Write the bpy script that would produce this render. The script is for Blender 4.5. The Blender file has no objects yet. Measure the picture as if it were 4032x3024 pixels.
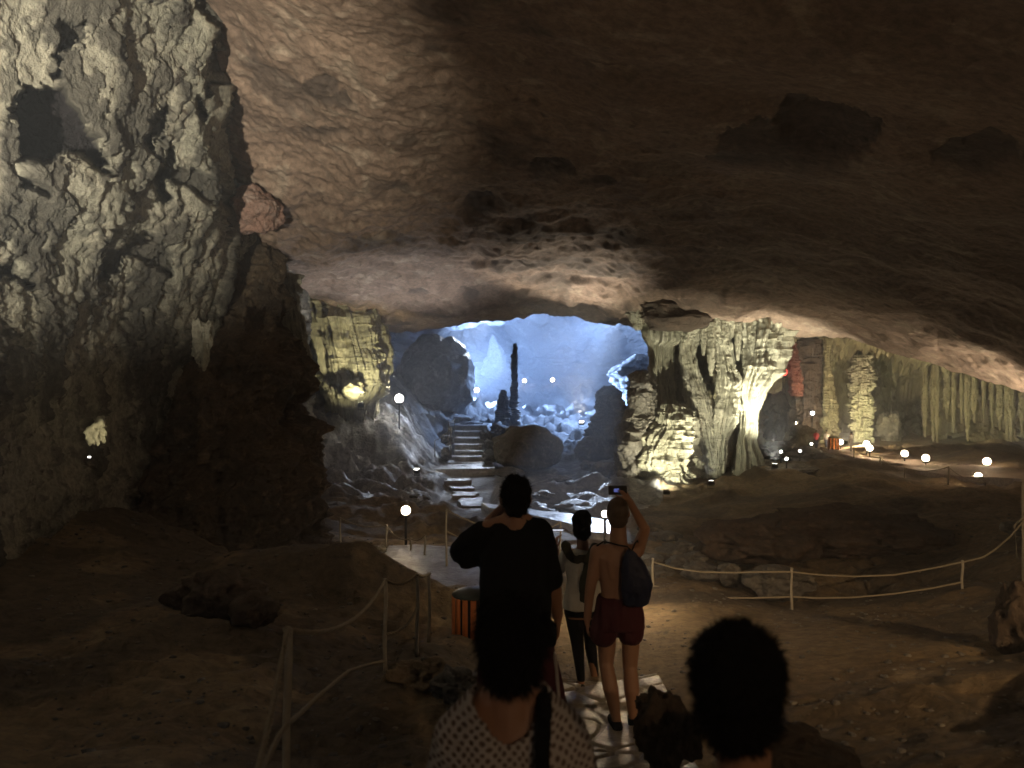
import bpy, bmesh, math, random
import numpy as np
from mathutils import Vector, Matrix

# ------------------------------------------------------------------ camera, world, exposure
S = bpy.context.scene
F = 3104.0
CAMZ = 1.7
cam = bpy.data.objects.new("camera", bpy.data.cameras.new("camera"))
S.collection.objects.link(cam); S.camera = cam
cam.location = (0, 0, CAMZ); cam.rotation_euler = (math.pi/2, 0, 0)
cam.data.lens = 36.0*F/4032; cam.data.sensor_width = 36.0
cam.data.clip_start = 0.05; cam.data.clip_end = 400
cam.data.dof.use_dof = True; cam.data.dof.focus_distance = 12.0; cam.data.dof.aperture_fstop = 2.6

W = bpy.data.worlds.new("World"); S.world = W; W.use_nodes = True
bg = W.node_tree.nodes["Background"]; bg.inputs[0].default_value = (0.9, 0.6, 0.4, 1); bg.inputs[1].default_value = 0.0006
S.view_settings.view_transform = 'Standard'; S.view_settings.look = 'None'
S.view_settings.exposure = 0.0; S.view_settings.gamma = 1.0
C = S.cycles
C.max_bounces = 4; C.diffuse_bounces = 2; C.glossy_bounces = 2; C.transmission_bounces = 2; C.volume_bounces = 0
C.use_denoising = True; C.denoiser = 'OPENIMAGEDENOISE'
C.sample_clamp_indirect = 3.0; C.sample_clamp_direct = 0.0
C.use_adaptive_sampling = True; C.adaptive_threshold = 0.025; C.adaptive_min_samples = 24
C.use_light_tree = True; C.caustics_reflective = False; C.caustics_refractive = False

def X(px, Y): return (px-2016.0)*Y/F
def Z(py, Y): return CAMZ-(py-1512.0)*Y/F
def P(px, py, Y): return Vector((X(px, Y), Y, Z(py, Y)))

# ------------------------------------------------------------------ tagging helpers
def tag(o, label=None, cat=None, group=None, kind=None):
    if label: o['label'] = label
    if cat: o['category'] = cat
    if group: o['group'] = group
    if kind: o['kind'] = kind
    return o
def empty(name, loc=(0, 0, 0), rz=0.0, label=None, cat=None, group=None):
    o = bpy.data.objects.new(name, None); S.collection.objects.link(o)
    o.location = loc; o.rotation_euler = (0, 0, rz); o.empty_display_size = .1
    return tag(o, label, cat, group)
def link(name, me, mat=None, parent=None, smooth=True):
    o = bpy.data.objects.new(name, me); S.collection.objects.link(o)
    if mat: me.materials.append(mat)
    if parent: o.parent = parent
    if smooth:
        me.polygons.foreach_set('use_smooth', [True]*len(me.polygons))
    return o

# ------------------------------------------------------------------ numpy noise
def _h(ix, iy, iz, s):
    h = (ix.astype(np.uint32)*np.uint32(374761393) + iy.astype(np.uint32)*np.uint32(668265263)
         + iz.astype(np.uint32)*np.uint32(2147483647) + np.uint32((s*974634777) & 0xffffffff))
    h = (h ^ (h >> np.uint32(13)))*np.uint32(1274126177)
    h = (h ^ (h >> np.uint32(16)))*np.uint32(2246822519)
    h = h ^ (h >> np.uint32(15))
    return (h & np.uint32(0xffffff)).astype(np.float32)/16777215.0
def vn(x, y, z, s=0):
    ix = np.floor(x).astype(np.int64); iy = np.floor(y).astype(np.int64); iz = np.floor(z).astype(np.int64)
    fx = x-ix; fy = y-iy; fz = z-iz
    fx = fx*fx*fx*(fx*(fx*6-15)+10); fy = fy*fy*fy*(fy*(fy*6-15)+10); fz = fz*fz*fz*(fz*(fz*6-15)+10)
    def c(a, b, d): return _h(ix+a, iy+b, iz+d, s)
    x00 = c(0,0,0)*(1-fx)+c(1,0,0)*fx; x10 = c(0,1,0)*(1-fx)+c(1,1,0)*fx
    x01 = c(0,0,1)*(1-fx)+c(1,0,1)*fx; x11 = c(0,1,1)*(1-fx)+c(1,1,1)*fx
    return ((x00*(1-fy)+x10*fy)*(1-fz)+(x01*(1-fy)+x11*fy)*fz)*2-1
def fbm(p, f=1.0, oct=5, s=0, lac=2.03, g=0.5, aniso=(1, 1, 1)):
    x = p[..., 0]*f*aniso[0]; y = p[..., 1]*f*aniso[1]; z = p[..., 2]*f*aniso[2]
    a = 1.0; r = 0
    for k in range(oct):
        r = r+a*vn(x+17.3*k, y-9.1*k, z+4.7*k, s+k); a *= g; x = x*lac; y = y*lac; z = z*lac
    return r
def ridged(p, f=1.0, oct=4, s=0, aniso=(1, 1, 1), g=0.5):
    x = p[..., 0]*f*aniso[0]; y = p[..., 1]*f*aniso[1]; z = p[..., 2]*f*aniso[2]
    a = 1.0; r = 0
    for k in range(oct):
        r = r+a*(1-np.abs(vn(x+11.3*k, y-5.1*k, z+2.7*k, s+k))*2); a *= g; x = x*2.07; y = y*2.07; z = z*2.07
    return r
def worley(p, f=1.0, s=0, aniso=(1, 1, 1)):
    x = p[..., 0]*f*aniso[0]; y = p[..., 1]*f*aniso[1]; z = p[..., 2]*f*aniso[2]
    ix = np.floor(x).astype(np.int64); iy = np.floor(y).astype(np.int64); iz = np.floor(z).astype(np.int64)
    f1 = np.full(x.shape, 9.0); f2 = np.full(x.shape, 9.0)
    for a in (-1, 0, 1):
        for b in (-1, 0, 1):
            for c in (-1, 0, 1):
                jx = ix+a; jy = iy+b; jz = iz+c
                d = ((jx+_h(jx, jy, jz, s)-x)**2+(jy+_h(jx, jy, jz, s+7)-y)**2+(jz+_h(jx, jy, jz, s+13)-z)**2)
                f2 = np.minimum(f2, np.maximum(f1, d)); f1 = np.minimum(f1, d)
    return np.sqrt(f1), np.sqrt(f2)
def sstep(a, b, x):
    t = np.clip((x-a)/(b-a), 0, 1); return t*t*(3-2*t)

# ------------------------------------------------------------------ mesh helpers
def grid_mesh(name, V, wrap=False, attrs=None):
    ny, nx = V.shape[:2]
    idx = np.arange(ny*nx).reshape(ny, nx)
    if wrap: idx = np.concatenate([idx, idx[:, :1]], 1)
    q = np.stack([idx[:-1, :-1], idx[:-1, 1:], idx[1:, 1:], idx[1:, :-1]], -1).reshape(-1, 4)
    me = bpy.data.meshes.new(name)
    me.vertices.add(ny*nx); me.vertices.foreach_set('co', V.reshape(-1).astype(np.float32))
    me.loops.add(q.size); me.loops.foreach_set('vertex_index', q.reshape(-1).astype(np.int32))
    me.polygons.add(len(q)); me.polygons.foreach_set('loop_start', np.arange(0, q.size, 4, dtype=np.int32))
    me.update(calc_edges=True)
    for k, a in (attrs or {}).items():
        at = me.attributes.new(k, 'FLOAT', 'POINT'); at.data.foreach_set('value', a.reshape(-1).astype(np.float32))
    return me
def gnormals(V, wrap=False):
    if wrap:
        E = np.concatenate([V[:, -1:], V, V[:, :1]], 1)
        du = (E[:, 2:]-E[:, :-2])
    else:
        du = np.gradient(V, axis=1)
    dv = np.gradient(V, axis=0)
    n = np.cross(du, dv); n /= np.linalg.norm(n, axis=-1, keepdims=True)+1e-9
    return n
def tube(bm, pts, r, seg=8, cap=True):
    pts = [Vector(p) for p in pts]; rings = []
    n = len(pts); rr = r if hasattr(r, '__len__') else [r]*n
    up = Vector((0.13, 0.07, 1)).normalized()
    for i, p in enumerate(pts):
        t = (pts[min(i+1, n-1)]-pts[max(i-1, 0)]).normalized()
        a = t.cross(up)
        if a.length < .05: a = t.cross(Vector((1, 0, 0)))
        a.normalize(); b = t.cross(a)
        rings.append([bm.verts.new(p+(a*math.cos(2*math.pi*k/seg)+b*math.sin(2*math.pi*k/seg))*rr[i]) for k in range(seg)])
    for i in range(n-1):
        for k in range(seg):
            bm.faces.new((rings[i][k], rings[i][(k+1) % seg], rings[i+1][(k+1) % seg], rings[i+1][k]))
    if cap:
        bm.faces.new(rings[0][::-1]); bm.faces.new(rings[-1])
def tube_obj(name, pts, r, mat, parent=None, seg=8, org=None):
    bm = bmesh.new(); o3 = Vector(org) if org is not None else Vector()
    tube(bm, [Vector(p)-o3 for p in pts], r, seg)
    me = bpy.data.meshes.new(name); bm.normal_update(); bmesh.ops.recalc_face_normals(bm, faces=bm.faces); bm.to_mesh(me); bm.free()
    return link(name, me, mat, parent)
def box_bm(bm, c, s, bev=0.0, rot=None):
    r = bmesh.ops.create_cube(bm, size=1.0)
    M = Matrix.Translation(c) @ (rot or Matrix.Identity(4)) @ Matrix.Diagonal((s[0], s[1], s[2], 1))
    bmesh.ops.transform(bm, matrix=M, verts=r['verts'])
    if bev:
        es = list({e for v in r['verts'] for e in v.link_edges})
        bmesh.ops.bevel(bm, geom=es, offset=bev, segments=2, affect='EDGES')
def bm_obj(name, bm, mat, parent=None, smooth=True):
    bmesh.ops.recalc_face_normals(bm, faces=bm.faces)
    me = bpy.data.meshes.new(name); bm.to_mesh(me); bm.free()
    return link(name, me, mat, parent, smooth)

# ------------------------------------------------------------------ materials
def mat_new(name):
    m = bpy.data.materials.new(name); m.use_nodes = True
    nt = m.node_tree; b = nt.nodes['Principled BSDF']
    return m, nt, b
def plain(name, col, rough=0.6, metal=0.0, var=0.25, scale=30, bump=0.0, emis=None, estr=0, spec=0.5):
    m, nt, b = mat_new(name); N = nt.nodes; L = nt.links
    tc = N.new('ShaderNodeTexCoord'); no = N.new('ShaderNodeTexNoise'); no.inputs['Scale'].default_value = scale; no.inputs['Detail'].default_value = 4
    L.new(tc.outputs['Object'], no.inputs['Vector'])
    mx = N.new('ShaderNodeMix'); mx.data_type = 'RGBA'
    mx.inputs[6].default_value = tuple(c*(1-var) for c in col)+(1,); mx.inputs[7].default_value = tuple(min(1, c*(1+var)) for c in col)+(1,)
    L.new(no.outputs[0], mx.inputs[0]); L.new(mx.outputs[2], b.inputs['Base Color'])
    b.inputs['Roughness'].default_value = rough; b.inputs['Metallic'].default_value = metal
    b.inputs['Specular IOR Level'].default_value = spec
    if bump:
        bp = N.new('ShaderNodeBump'); bp.inputs['Strength'].default_value = bump; bp.inputs['Distance'].default_value = .01
        L.new(no.outputs[0], bp.inputs['Height']); L.new(bp.outputs[0], b.inputs['Normal'])
    if emis:
        b.inputs['Emission Color'].default_value = emis+(1,); b.inputs['Emission Strength'].default_value = estr
    return m
def rock(name, c1, c2, c3, scale=1.0, rough=0.85, bumpd=0.05, fine=9.0, stain_shade=None, aniso=(1, 1, 1), spec=0.3, c4=None, wet=0.0):
    """three-tone stone: broad patches c1/c2, mineral blotches c3, pitted bump"""
    m, nt, b = mat_new(name); N = nt.nodes; L = nt.links
    tc = N.new('ShaderNodeTexCoord'); mp = N.new('ShaderNodeMapping'); mp.inputs['Scale'].default_value = aniso
    L.new(tc.outputs['Object'], mp.inputs['Vector'])
    def noise(sc, det=6, dist=0.0, rough_=0.6):
        n = N.new('ShaderNodeTexNoise'); n.inputs['Scale'].default_value = sc; n.inputs['Detail'].default_value = det
        n.inputs['Roughness'].default_value = rough_; n.inputs['Distortion'].default_value = dist
        L.new(mp.outputs[0], n.inputs['Vector']); return n
    def ramp(src, lo, hi):
        r = N.new('ShaderNodeMapRange'); r.inputs[1].default_value = lo; r.inputs[2].default_value = hi; r.interpolation_type = 'SMOOTHSTEP'
        L.new(src, r.inputs[0]); return r.outputs[0]
    def mix(f, a, bcol):
        mx = N.new('ShaderNodeMix'); mx.data_type = 'RGBA'; L.new(f, mx.inputs[0])
        if isinstance(a, tuple): mx.inputs[6].default_value = a+(1,)
        else: L.new(a, mx.inputs[6])
        if isinstance(bcol, tuple): mx.inputs[7].default_value = bcol+(1,)
        else: L.new(bcol, mx.inputs[7])
        return mx.outputs[2]
    n1 = noise(0.5*scale, 7); n2 = noise(2.1*scale, 6, 0.6); n3 = noise(fine*scale, 8, 0.2, 0.7)
    col = mix(ramp(n1.outputs[0], .38, .62), c1, c2)
    col = mix(ramp(n2.outputs[0], .52, .68), col, c3)
    if c4: 
        n4 = noise(2.3*scale, 6, 1.2); col = mix(ramp(n4.outputs[0], .60, .70), col, c4)
    if stain_shade:
        at = N.new('ShaderNodeAttribute'); at.attribute_name = 'stain_shade'  # random stains plus the painted shade of hollows, pits and cracks
        col = mix(at.outputs['Fac'], col, stain_shade)
    # fine grain multiplies
    g = ramp(n3.outputs[0], .3, .7)
    mg = N.new('ShaderNodeMix'); mg.data_type = 'RGBA'; mg.blend_type = 'MULTIPLY'; mg.inputs[0].default_value = 1
    L.new(col, mg.inputs[6]); cr = N.new('ShaderNodeMapRange'); cr.inputs[3].default_value = .55; cr.inputs[4].default_value = 1.15
    L.new(g, cr.inputs[0]); L.new(cr.outputs[0], mg.inputs[7]); L.new(mg.outputs[2], b.inputs['Base Color'])
    vo = N.new('ShaderNodeTexVoronoi'); vo.inputs['Scale'].default_value = 5*scale; vo.feature = 'SMOOTH_F1'
    L.new(mp.outputs[0], vo.inputs['Vector'])
    ad = N.new('ShaderNodeMath'); ad.operation = 'MULTIPLY_ADD'; ad.inputs[1].default_value = .5
    L.new(vo.outputs[0], ad.inputs[0]); L.new(n3.outputs[0], ad.inputs[2])
    bp = N.new('ShaderNodeBump'); bp.inputs['Strength'].default_value = .9; bp.inputs['Distance'].default_value = bumpd
    L.new(ad.outputs[0], bp.inputs['Height']); L.new(bp.outputs[0], b.inputs['Normal'])
    if wet:
        wr = N.new('ShaderNodeMapRange'); wr.inputs[1].default_value = .4; wr.inputs[2].default_value = .6
        wr.inputs[3].default_value = rough; wr.inputs[4].default_value = rough-wet
        L.new(n2.outputs[0], wr.inputs[0]); L.new(wr.outputs[0], b.inputs['Roughness'])
    else: b.inputs['Roughness'].default_value = rough
    b.inputs['Specular IOR Level'].default_value = spec
    return m

M = {}
M['wall'] = rock('limestone_wall', (.46, .43, .34), (.37, .355, .28), (.55, .51, .40), 1.3, bumpd=.11, c4=(.12, .09, .06), stain_shade=(.022, .018, .02))
M['ceil'] = rock('limestone_ceiling', (.29, .205, .15), (.22, .155, .115), (.37, .29, .22), 0.9, bumpd=.035, c4=(.15, .10, .07), stain_shade=(.05, .042, .038))
M['ground'] = rock('clay_ground', (.27, .20, .115), (.21, .15, .085), (.31, .24, .15), 1.0, bumpd=.04, spec=.35, stain_shade=(.06, .05, .04), c4=(.13, .10, .07))
M['bluerock'] = rock('grey_limestone', (.30, .30, .30), (.2, .2, .21), (.42, .42, .41), .8, bumpd=.08, rough=.7, wet=.25, c4=(.1, .1, .1))
M['farrock'] = rock('dark_chamber_rock', (.17, .17, .175), (.11, .11, .12), (.24, .24, .24), .8, bumpd=.06, rough=.8)
M['flow'] = rock('flowstone', (.41, .39, .29), (.32, .31, .235), (.49, .47, .37), 1.3, bumpd=.05, aniso=(1, 1, .35), c4=(.16, .13, .08), rough=.7)
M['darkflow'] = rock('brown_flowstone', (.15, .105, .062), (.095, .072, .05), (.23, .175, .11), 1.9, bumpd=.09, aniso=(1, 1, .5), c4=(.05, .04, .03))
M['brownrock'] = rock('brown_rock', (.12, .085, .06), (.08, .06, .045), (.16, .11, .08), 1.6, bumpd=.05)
M['redlit'] = rock('red_lit_rock', (.36, .15, .11), (.30, .12, .09), (.42, .22, .16), 2.2, bumpd=.05)  # red lamp light painted into the stone colour
M['pinkrock'] = rock('pinkish_rock', (.36, .21, .16), (.28, .18, .14), (.40, .30, .25), 2.4, bumpd=.05)
M['boulder'] = rock('boulder_stone', (.2, .18, .15), (.13, .12, .11), (.28, .25, .2), 1.6, bumpd=.04, rough=.7, wet=.2)
M['drape'] = rock('drapery_stone', (.27, .25, .15), (.20, .17, .10), (.35, .33, .2), 1.1, bumpd=.05, aniso=(1, 1, .3), c4=(.09, .065, .04))
M['path'] = rock('trodden_concrete', (.24, .22, .185), (.18, .165, .14), (.29, .27, .23), 1.5, bumpd=.015, rough=.5, wet=.22, spec=.5)
M['pave'] = rock('worn_paving', (.42, .37, .30), (.34, .30, .24), (.46, .41, .34), 2.0, bumpd=.008, rough=.55, wet=.16, spec=.5)
M['rope'] = plain('manila_rope', (.33, .28, .20), .85, var=.4, scale=90, bump=.6)
M['post'] = plain('weathered_post', (.38, .34, .27), .8, var=.35, scale=25, bump=.4)
M['metal'] = plain('dark_metal', (.03, .03, .03), .45, .3)
M['black_cloth'] = plain('black_cloth', (.007, .0075, .008), .95, var=.2, scale=60, bump=.2, spec=.15)
M['skin'] = plain('skin', (.34, .185, .115), .55, var=.08, scale=20)
M['skin_dark'] = plain('tanned_skin', (.30, .155, .09), .55, var=.08, scale=20)
M['hair'] = plain('black_hair', (.006, .005, .0045), .9, var=.5, scale=120, bump=.6, spec=.12)
M['hair_brown'] = plain('cropped_brown_hair', (.10, .065, .04), .7, var=.4, scale=200, bump=.4)
M['maroon'] = plain('maroon_cloth', (.062, .007, .012), .85, var=.2, scale=50, bump=.2)
M['navy'] = plain('navy_cloth', (.010, .014, .045), .6, var=.3, scale=40, bump=.4)
M['white_cloth'] = plain('off_white_cloth', (.50, .48, .44), .85, var=.1, scale=40, bump=.2)
M['olive'] = plain('dark_olive_cloth', (.035, .035, .02), .9, var=.2, scale=40, bump=.2)
M['khaki'] = plain('grey_stripe_cloth', (.34, .31, .29), .85, var=.2, scale=40)
M['pink'] = plain('pink_cloth', (.65, .10, .12), .85)
M['denim'] = plain('dark_denim', (.03, .04, .07), .85)
M['orange'] = plain('orange_slats', (.85, .26, .06), .5, var=.2, scale=20)
M['lid'] = plain('dark_green_lid', (.03, .045, .04), .35, var=.2)
M['screen'] = plain('phone_screen', (.02, .02, .03), .2, emis=(.25, .3, .9), estr=.35)
M['glass_black'] = plain('phone_case', (.01, .01, .012), .35)
# ------------------------------------------------------------------ ground
def tps_fit(q, v, lam=1e-3):
    n = len(q); d = np.linalg.norm(q[:, None]-q[None], axis=-1)
    K = np.where(d > 0, d*d*np.log(d+1e-12), 0)+lam*np.eye(n)
    A = np.zeros((n+3, n+3)); A[:n, :n] = K; A[:n, n] = 1; A[:n, n+1:] = q; A[n, :n] = 1; A[n+1:, :n] = q.T
    return np.linalg.solve(A, np.concatenate([v, np.zeros(3)]))
def tps_eval(w, q, Q):
    n = len(q); out = w[n]+Q[..., 0]*w[n+1]+Q[..., 1]*w[n+2]
    for i in range(n):
        d2 = (Q[..., 0]-q[i, 0])**2+(Q[..., 1]-q[i, 1])**2
        out = out+w[i]*.5*d2*np.log(d2+1e-12)
    return out
# (px, py, distance) of places where the floor is seen
GC = [(2300,6500,1.05),(900,6300,1.1),(3600,6300,1.1),(2250,4849,2.0),(2250,3280,4.2),(2400,2892,6.0),(2300,2715,6.9),
      (2200,2560,8.0),(2600,2700,6.8),(2900,2600,7.2),(3200,2430,9.0),(2700,2430,8.8),(3115,2392,10),(2880,2300,11.0),(2600,2330,10.4),
      (3790,2310,9.5),(4032,2300,9.0),(4032,2650,5.8),(3500,2700,5.8),(3400,3000,4.6),(4032,3100,3.9),(4500,2400,6),(5200,2600,4),
      (1700,2600,6.6),(1450,2680,6.2),(1200,2760,5.8),(1130,3450,3.2),(800,3250,3.6),(300,2900,4.5),(-400,2800,4.5),
      (600,2450,6.8),(1000,2480,7),(200,2350,7.5),(-400,2300,7),(1400,2500,7.6),(1250,2350,9),
      (1860,2530,8.3),(1830,2350,9.9),(1600,2260,12),(1750,2190,12.9),(1560,2170,13.2),
      (1600,2120,14.6),(1300,2150,13.5),(1950,2160,14.5),(2100,2120,15.2),(2350,2080,16.2),(2450,2110,15.2),(2640,2130,14.0),(2700,2200,12.8),
      (2800,2200,13.5),(3100,2170,14.0),(3500,2200,13.0),(3900,2160,12.0),(4300,2120,10.5),
      (2900,1960,18.5),(3300,1950,17.5),(3500,1985,16),(3800,2020,14.5),(4000,2030,14.0),(4300,2050,12),
      (2250,2000,19),(2000,1990,19.4),(1880,1970,20.2),(1820,1890,24),(1750,1850,27.5),(1600,1930,22),(1450,1950,21),(1300,1900,20.5),
      (2150,1900,24),(2400,1900,23.0),(2600,1890,23.0),(2700,1860,24.5),(2900,1870,23.5),(3100,1850,24),
      (2060,1850,28),(2330,1810,30),(1850,1835,28.5),(2200,1800,33),
      (3300,1790,28),(3200,1765,31),(3450,1820,26),(3600,1850,23.5),(3800,1880,20.8),(4032,1905,17.5),(4300,1950,16),
      (3550,1790,29),(3900,1800,26),(4300,1830,24),(3100,1760,36),(3500,1740,38),(4000,1740,36),
      (1850,1700,36),(1960,1710,37),(2100,1700,38),(2300,1700,40),(1740,1700,34),
      (1650,1760,28.5),(1500,1800,25.5),(1350,1780,24.5),(1570,1610,28),(1450,1600,27),(1300,1620,26),(1150,1650,25),
      (1680,1660,33),(1750,1600,38),(1900,1600,44),(2100,1620,46),(2300,1600,48),(2500,1650,44),(1650,1560,37),(1550,1500,36),
      (2000,1540,54),(2300,1530,58),(2600,1560,52)]
GCa = np.array(GC, float); gq = np.stack([(GCa[:, 0]-2016)/F*2.2, np.log(GCa[:, 2])], 1)
gv = CAMZ-(GCa[:, 1]-1512)*GCa[:, 2]/F
gv[:3] = (-.22, -.2, -.12)
gw = tps_fit(gq, gv, 2e-3)
def bump(x, y, px, Y, rx, ry, h, p=2.0):
    d = np.sqrt(((x-X(px, Y))/rx)**2+((y-Y)/ry)**2); return h*np.exp(-d**p)
def ground_base(x, y):
    x = np.asarray(x, float); y = np.asarray(y, float)
    q = np.stack([np.clip(x/np.maximum(y, .8), -1.1, 1.1)*2.2, np.log(np.maximum(y, .8))], -1)
    z = tps_eval(gw, gq, q)
    z = np.clip(z, -2.6, 9)
    z = z+bump(x, y, 1590, 9.3, .85, .6, .28, 3)      # dark bank in front of the walkway
    z = z+bump(x, y, 1230, 9.8, 1.3, .9, .42, 3)
    return z
PATHC = [(.30,.6,.9),(.38,2.2,.8),(.52,4.2,.62),(.62,5.6,.6),(.66,6.9,.62)]  # x, y, half width of the paved path
def path_mask(x, y):
    cx = np.interp(y, [p[1] for p in PATHC], [p[0] for p in PATHC]); hw = np.interp(y, [p[1] for p in PATHC], [p[2] for p in PATHC])
    return sstep(hw+.12, hw-.04, np.abs(x-cx))*sstep(7.05, 6.9, y)
WALK = [[(1900,1986),(2090,2008),(2250,2026),(2420,2036),(2560,2075)], [(1925,2004),(2090,2030),(2240,2062),(2330,2080),(2420,2100)]]
def ground_z(x, y):
    return ground_base(x, y)
def flat_mask(x, y):
    """1 where people walk: less relief"""
    m = path_mask(x, y)
    m = np.maximum(m, np.exp(-((x-1.9)/2.0)**4-((y-7.6)/1.9)**4)*.93)
    d = np.sqrt(((x+1.0)/1.4)**2+((y-11.4)/1.9)**2); m = np.maximum(m, sstep(1.15, .9, d))
    m = np.maximum(m, sstep(1.0, .5, np.abs(y-(18.2-.5*(x-.0))))*sstep(-1.2, -.6, x)*sstep(3.4, 2.6, x))
    return m
def polar_grid(azs, Ys):
    A, R = np.meshgrid(azs, Ys); return A*R, R.copy()
azs = np.concatenate([np.linspace(-1.1, -.70, 40, endpoint=False), np.linspace(-.70, .70, 620), np.linspace(.70, 1.1, 41)[1:]])
Ys = np.exp(np.linspace(math.log(.9), math.log(64), 760))
gx, gy = polar_grid(azs, Ys)
gz = ground_base(gx, gy)
p3 = np.stack([gx, gy, gz*0], -1)
fm = flat_mask(gx, gy)
rough = (1-.97*fm)
near = np.clip(gy/9, .35, 1.6)
far = sstep(15, 24, gy)*sstep(1.9, -.5, gx/gy*5)
big = fbm(p3, .55, 3, 3)*.10
ri = ridged(p3, .8, 5, 21)
w1, w2 = worley(p3+np.stack([fbm(p3, 1.3, 3, 5)]*3, -1)*.25, .9, 4)
rocky = sstep(-.1, .5, fbm(p3, .25, 2, 44)+.1)
gz += rough*near*(big+(.05+.10*rocky)*(ri-.9)*.55+.16*rocky*np.clip(w2-w1, 0, .35)*1.6)
slope = np.clip(sstep(-.09, -.14, gx/gy)+sstep(30, 36, gy), 0, 1)*.8+.2
gz += rough*far*slope*((ridged(p3, .7, 6, 31, aniso=(.6, 1.2, 1))-.7)*.42+.5*np.clip(w2-w1, 0, .3)+.10*(ridged(p3, 2.6, 4, 33)-.9))
w1, w2 = worley(p3, 3.1, 9); gz += rough*.05*near*(np.clip(w2-w1, 0, .3)-.15)*(gy < 26)
gz += fbm(p3, 4, 3, 71)*.010*(.35+.65*rough)
gz += fbm(p3, 1.1, 3, 72)*.022*fm
lm = sstep(1.9, 1.35, np.abs(gy-(18-1.1*gx)))*sstep(-1.7, -1.0, gx)*sstep(3.3, 2.5, gx)
gz = gz*(1-lm)+np.minimum(gz, -1.33)*lm
lm = sstep(-2.3, -1.95, gx)*sstep(-.35, -.62, gx)*sstep(18.9, 19.4, gy)*sstep(27.6, 26.6, gy)
gz = gz*(1-lm)+np.minimum(gz, np.interp(gy, [19, 24.5, 27], [-1.68, -1.42, -1.36]))*lm
stain_shade = sstep(.05, .45, fbm(p3, .9, 4, 55)+.1*fbm(p3, 4, 3, 56))*rough*.6
ground = link('ground', grid_mesh('ground', np.stack([gx, gy, gz], -1), attrs={'stain_shade': stain_shade}), M['ground'])
tag(ground, kind='structure')
farmask = (gy > 16.5)
# far floor of grey limestone gets its own material slot
me = ground.data; me.materials.append(M['bluerock'])
fc = farmask[:-1, :-1] & (gx[:-1, :-1]/gy[:-1, :-1] < .17+.02*np.sin(gy[:-1, :-1])) & (gy[:-1, :-1] > 19-2*np.clip(gx[:-1, :-1]+3, 0, 3)/3)
me.materials.append(M['farrock'])
mi = fc.astype(np.int32)+(fc & (gy[:-1, :-1] > 35)).astype(np.int32)
me.polygons.foreach_set('material_index', mi.reshape(-1)); me.update()
from mathutils.bvhtree import BVHTree
gbvh = BVHTree.FromPolygons([tuple(v) for v in np.stack([gx, gy, gz], -1)[::2, ::2].reshape(-1, 3)],
    [(a, a+1, a+1+gx[::2, ::2].shape[1], a+gx[::2, ::2].shape[1]) for r in range(gx[::2, ::2].shape[0]-1) for a in range(r*gx[::2, ::2].shape[1], (r+1)*gx[::2, ::2].shape[1]-1)])
def gz_at(x, y):
    h = gbvh.ray_cast(Vector((x, y, 20)), Vector((0, 0, -1)))
    return h[0].z if h[0] else float(ground_base(x, y))

# ------------------------------------------------------------------ surfaces given by view columns
def col_surface(cols, axs, ns, key_i=None):
    """cols: {px: [(Y, py), ...]} all of one length -> grid of points"""
    ks = sorted(cols); n = len(cols[ks[0]])
    T = np.array([[(c[0], c[1]) for c in cols[k]] for k in ks], float)   # k, n, 2
    t = np.linspace(0, n-1, ns)
    def crom(arr, tt):
        i = np.clip(np.floor(tt).astype(int), 0, arr.shape[0]-2); f = tt-i
        f = f.reshape((-1,)+(1,)*(arr.ndim-1))
        a = arr[np.clip(i-1, 0, arr.shape[0]-1)]; b = arr[i]; c = arr[i+1]; d = arr[np.clip(i+2, 0, arr.shape[0]-1)]
        m0 = (c-a)*.5; m1 = (d-b)*.5
        return (2*f**3-3*f**2+1)*b+(f**3-2*f**2+f)*m0+(-2*f**3+3*f**2)*c+(f**3-f**2)*m1
    T = np.swapaxes(crom(np.swapaxes(T, 0, 1), t), 0, 1)     # k, ns, 2
    i = np.interp(axs, ks, np.arange(len(ks)))
    T = crom(T, i)                                            # nx, ns, 2
    T = np.swapaxes(T, 0, 1)                                  # ns, nx, 2
    Y = T[..., 0]; py = T[..., 1]
    return np.stack([(axs[None]-2016)*Y/F, Y, CAMZ-(py-1512)*Y/F], -1)

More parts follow.
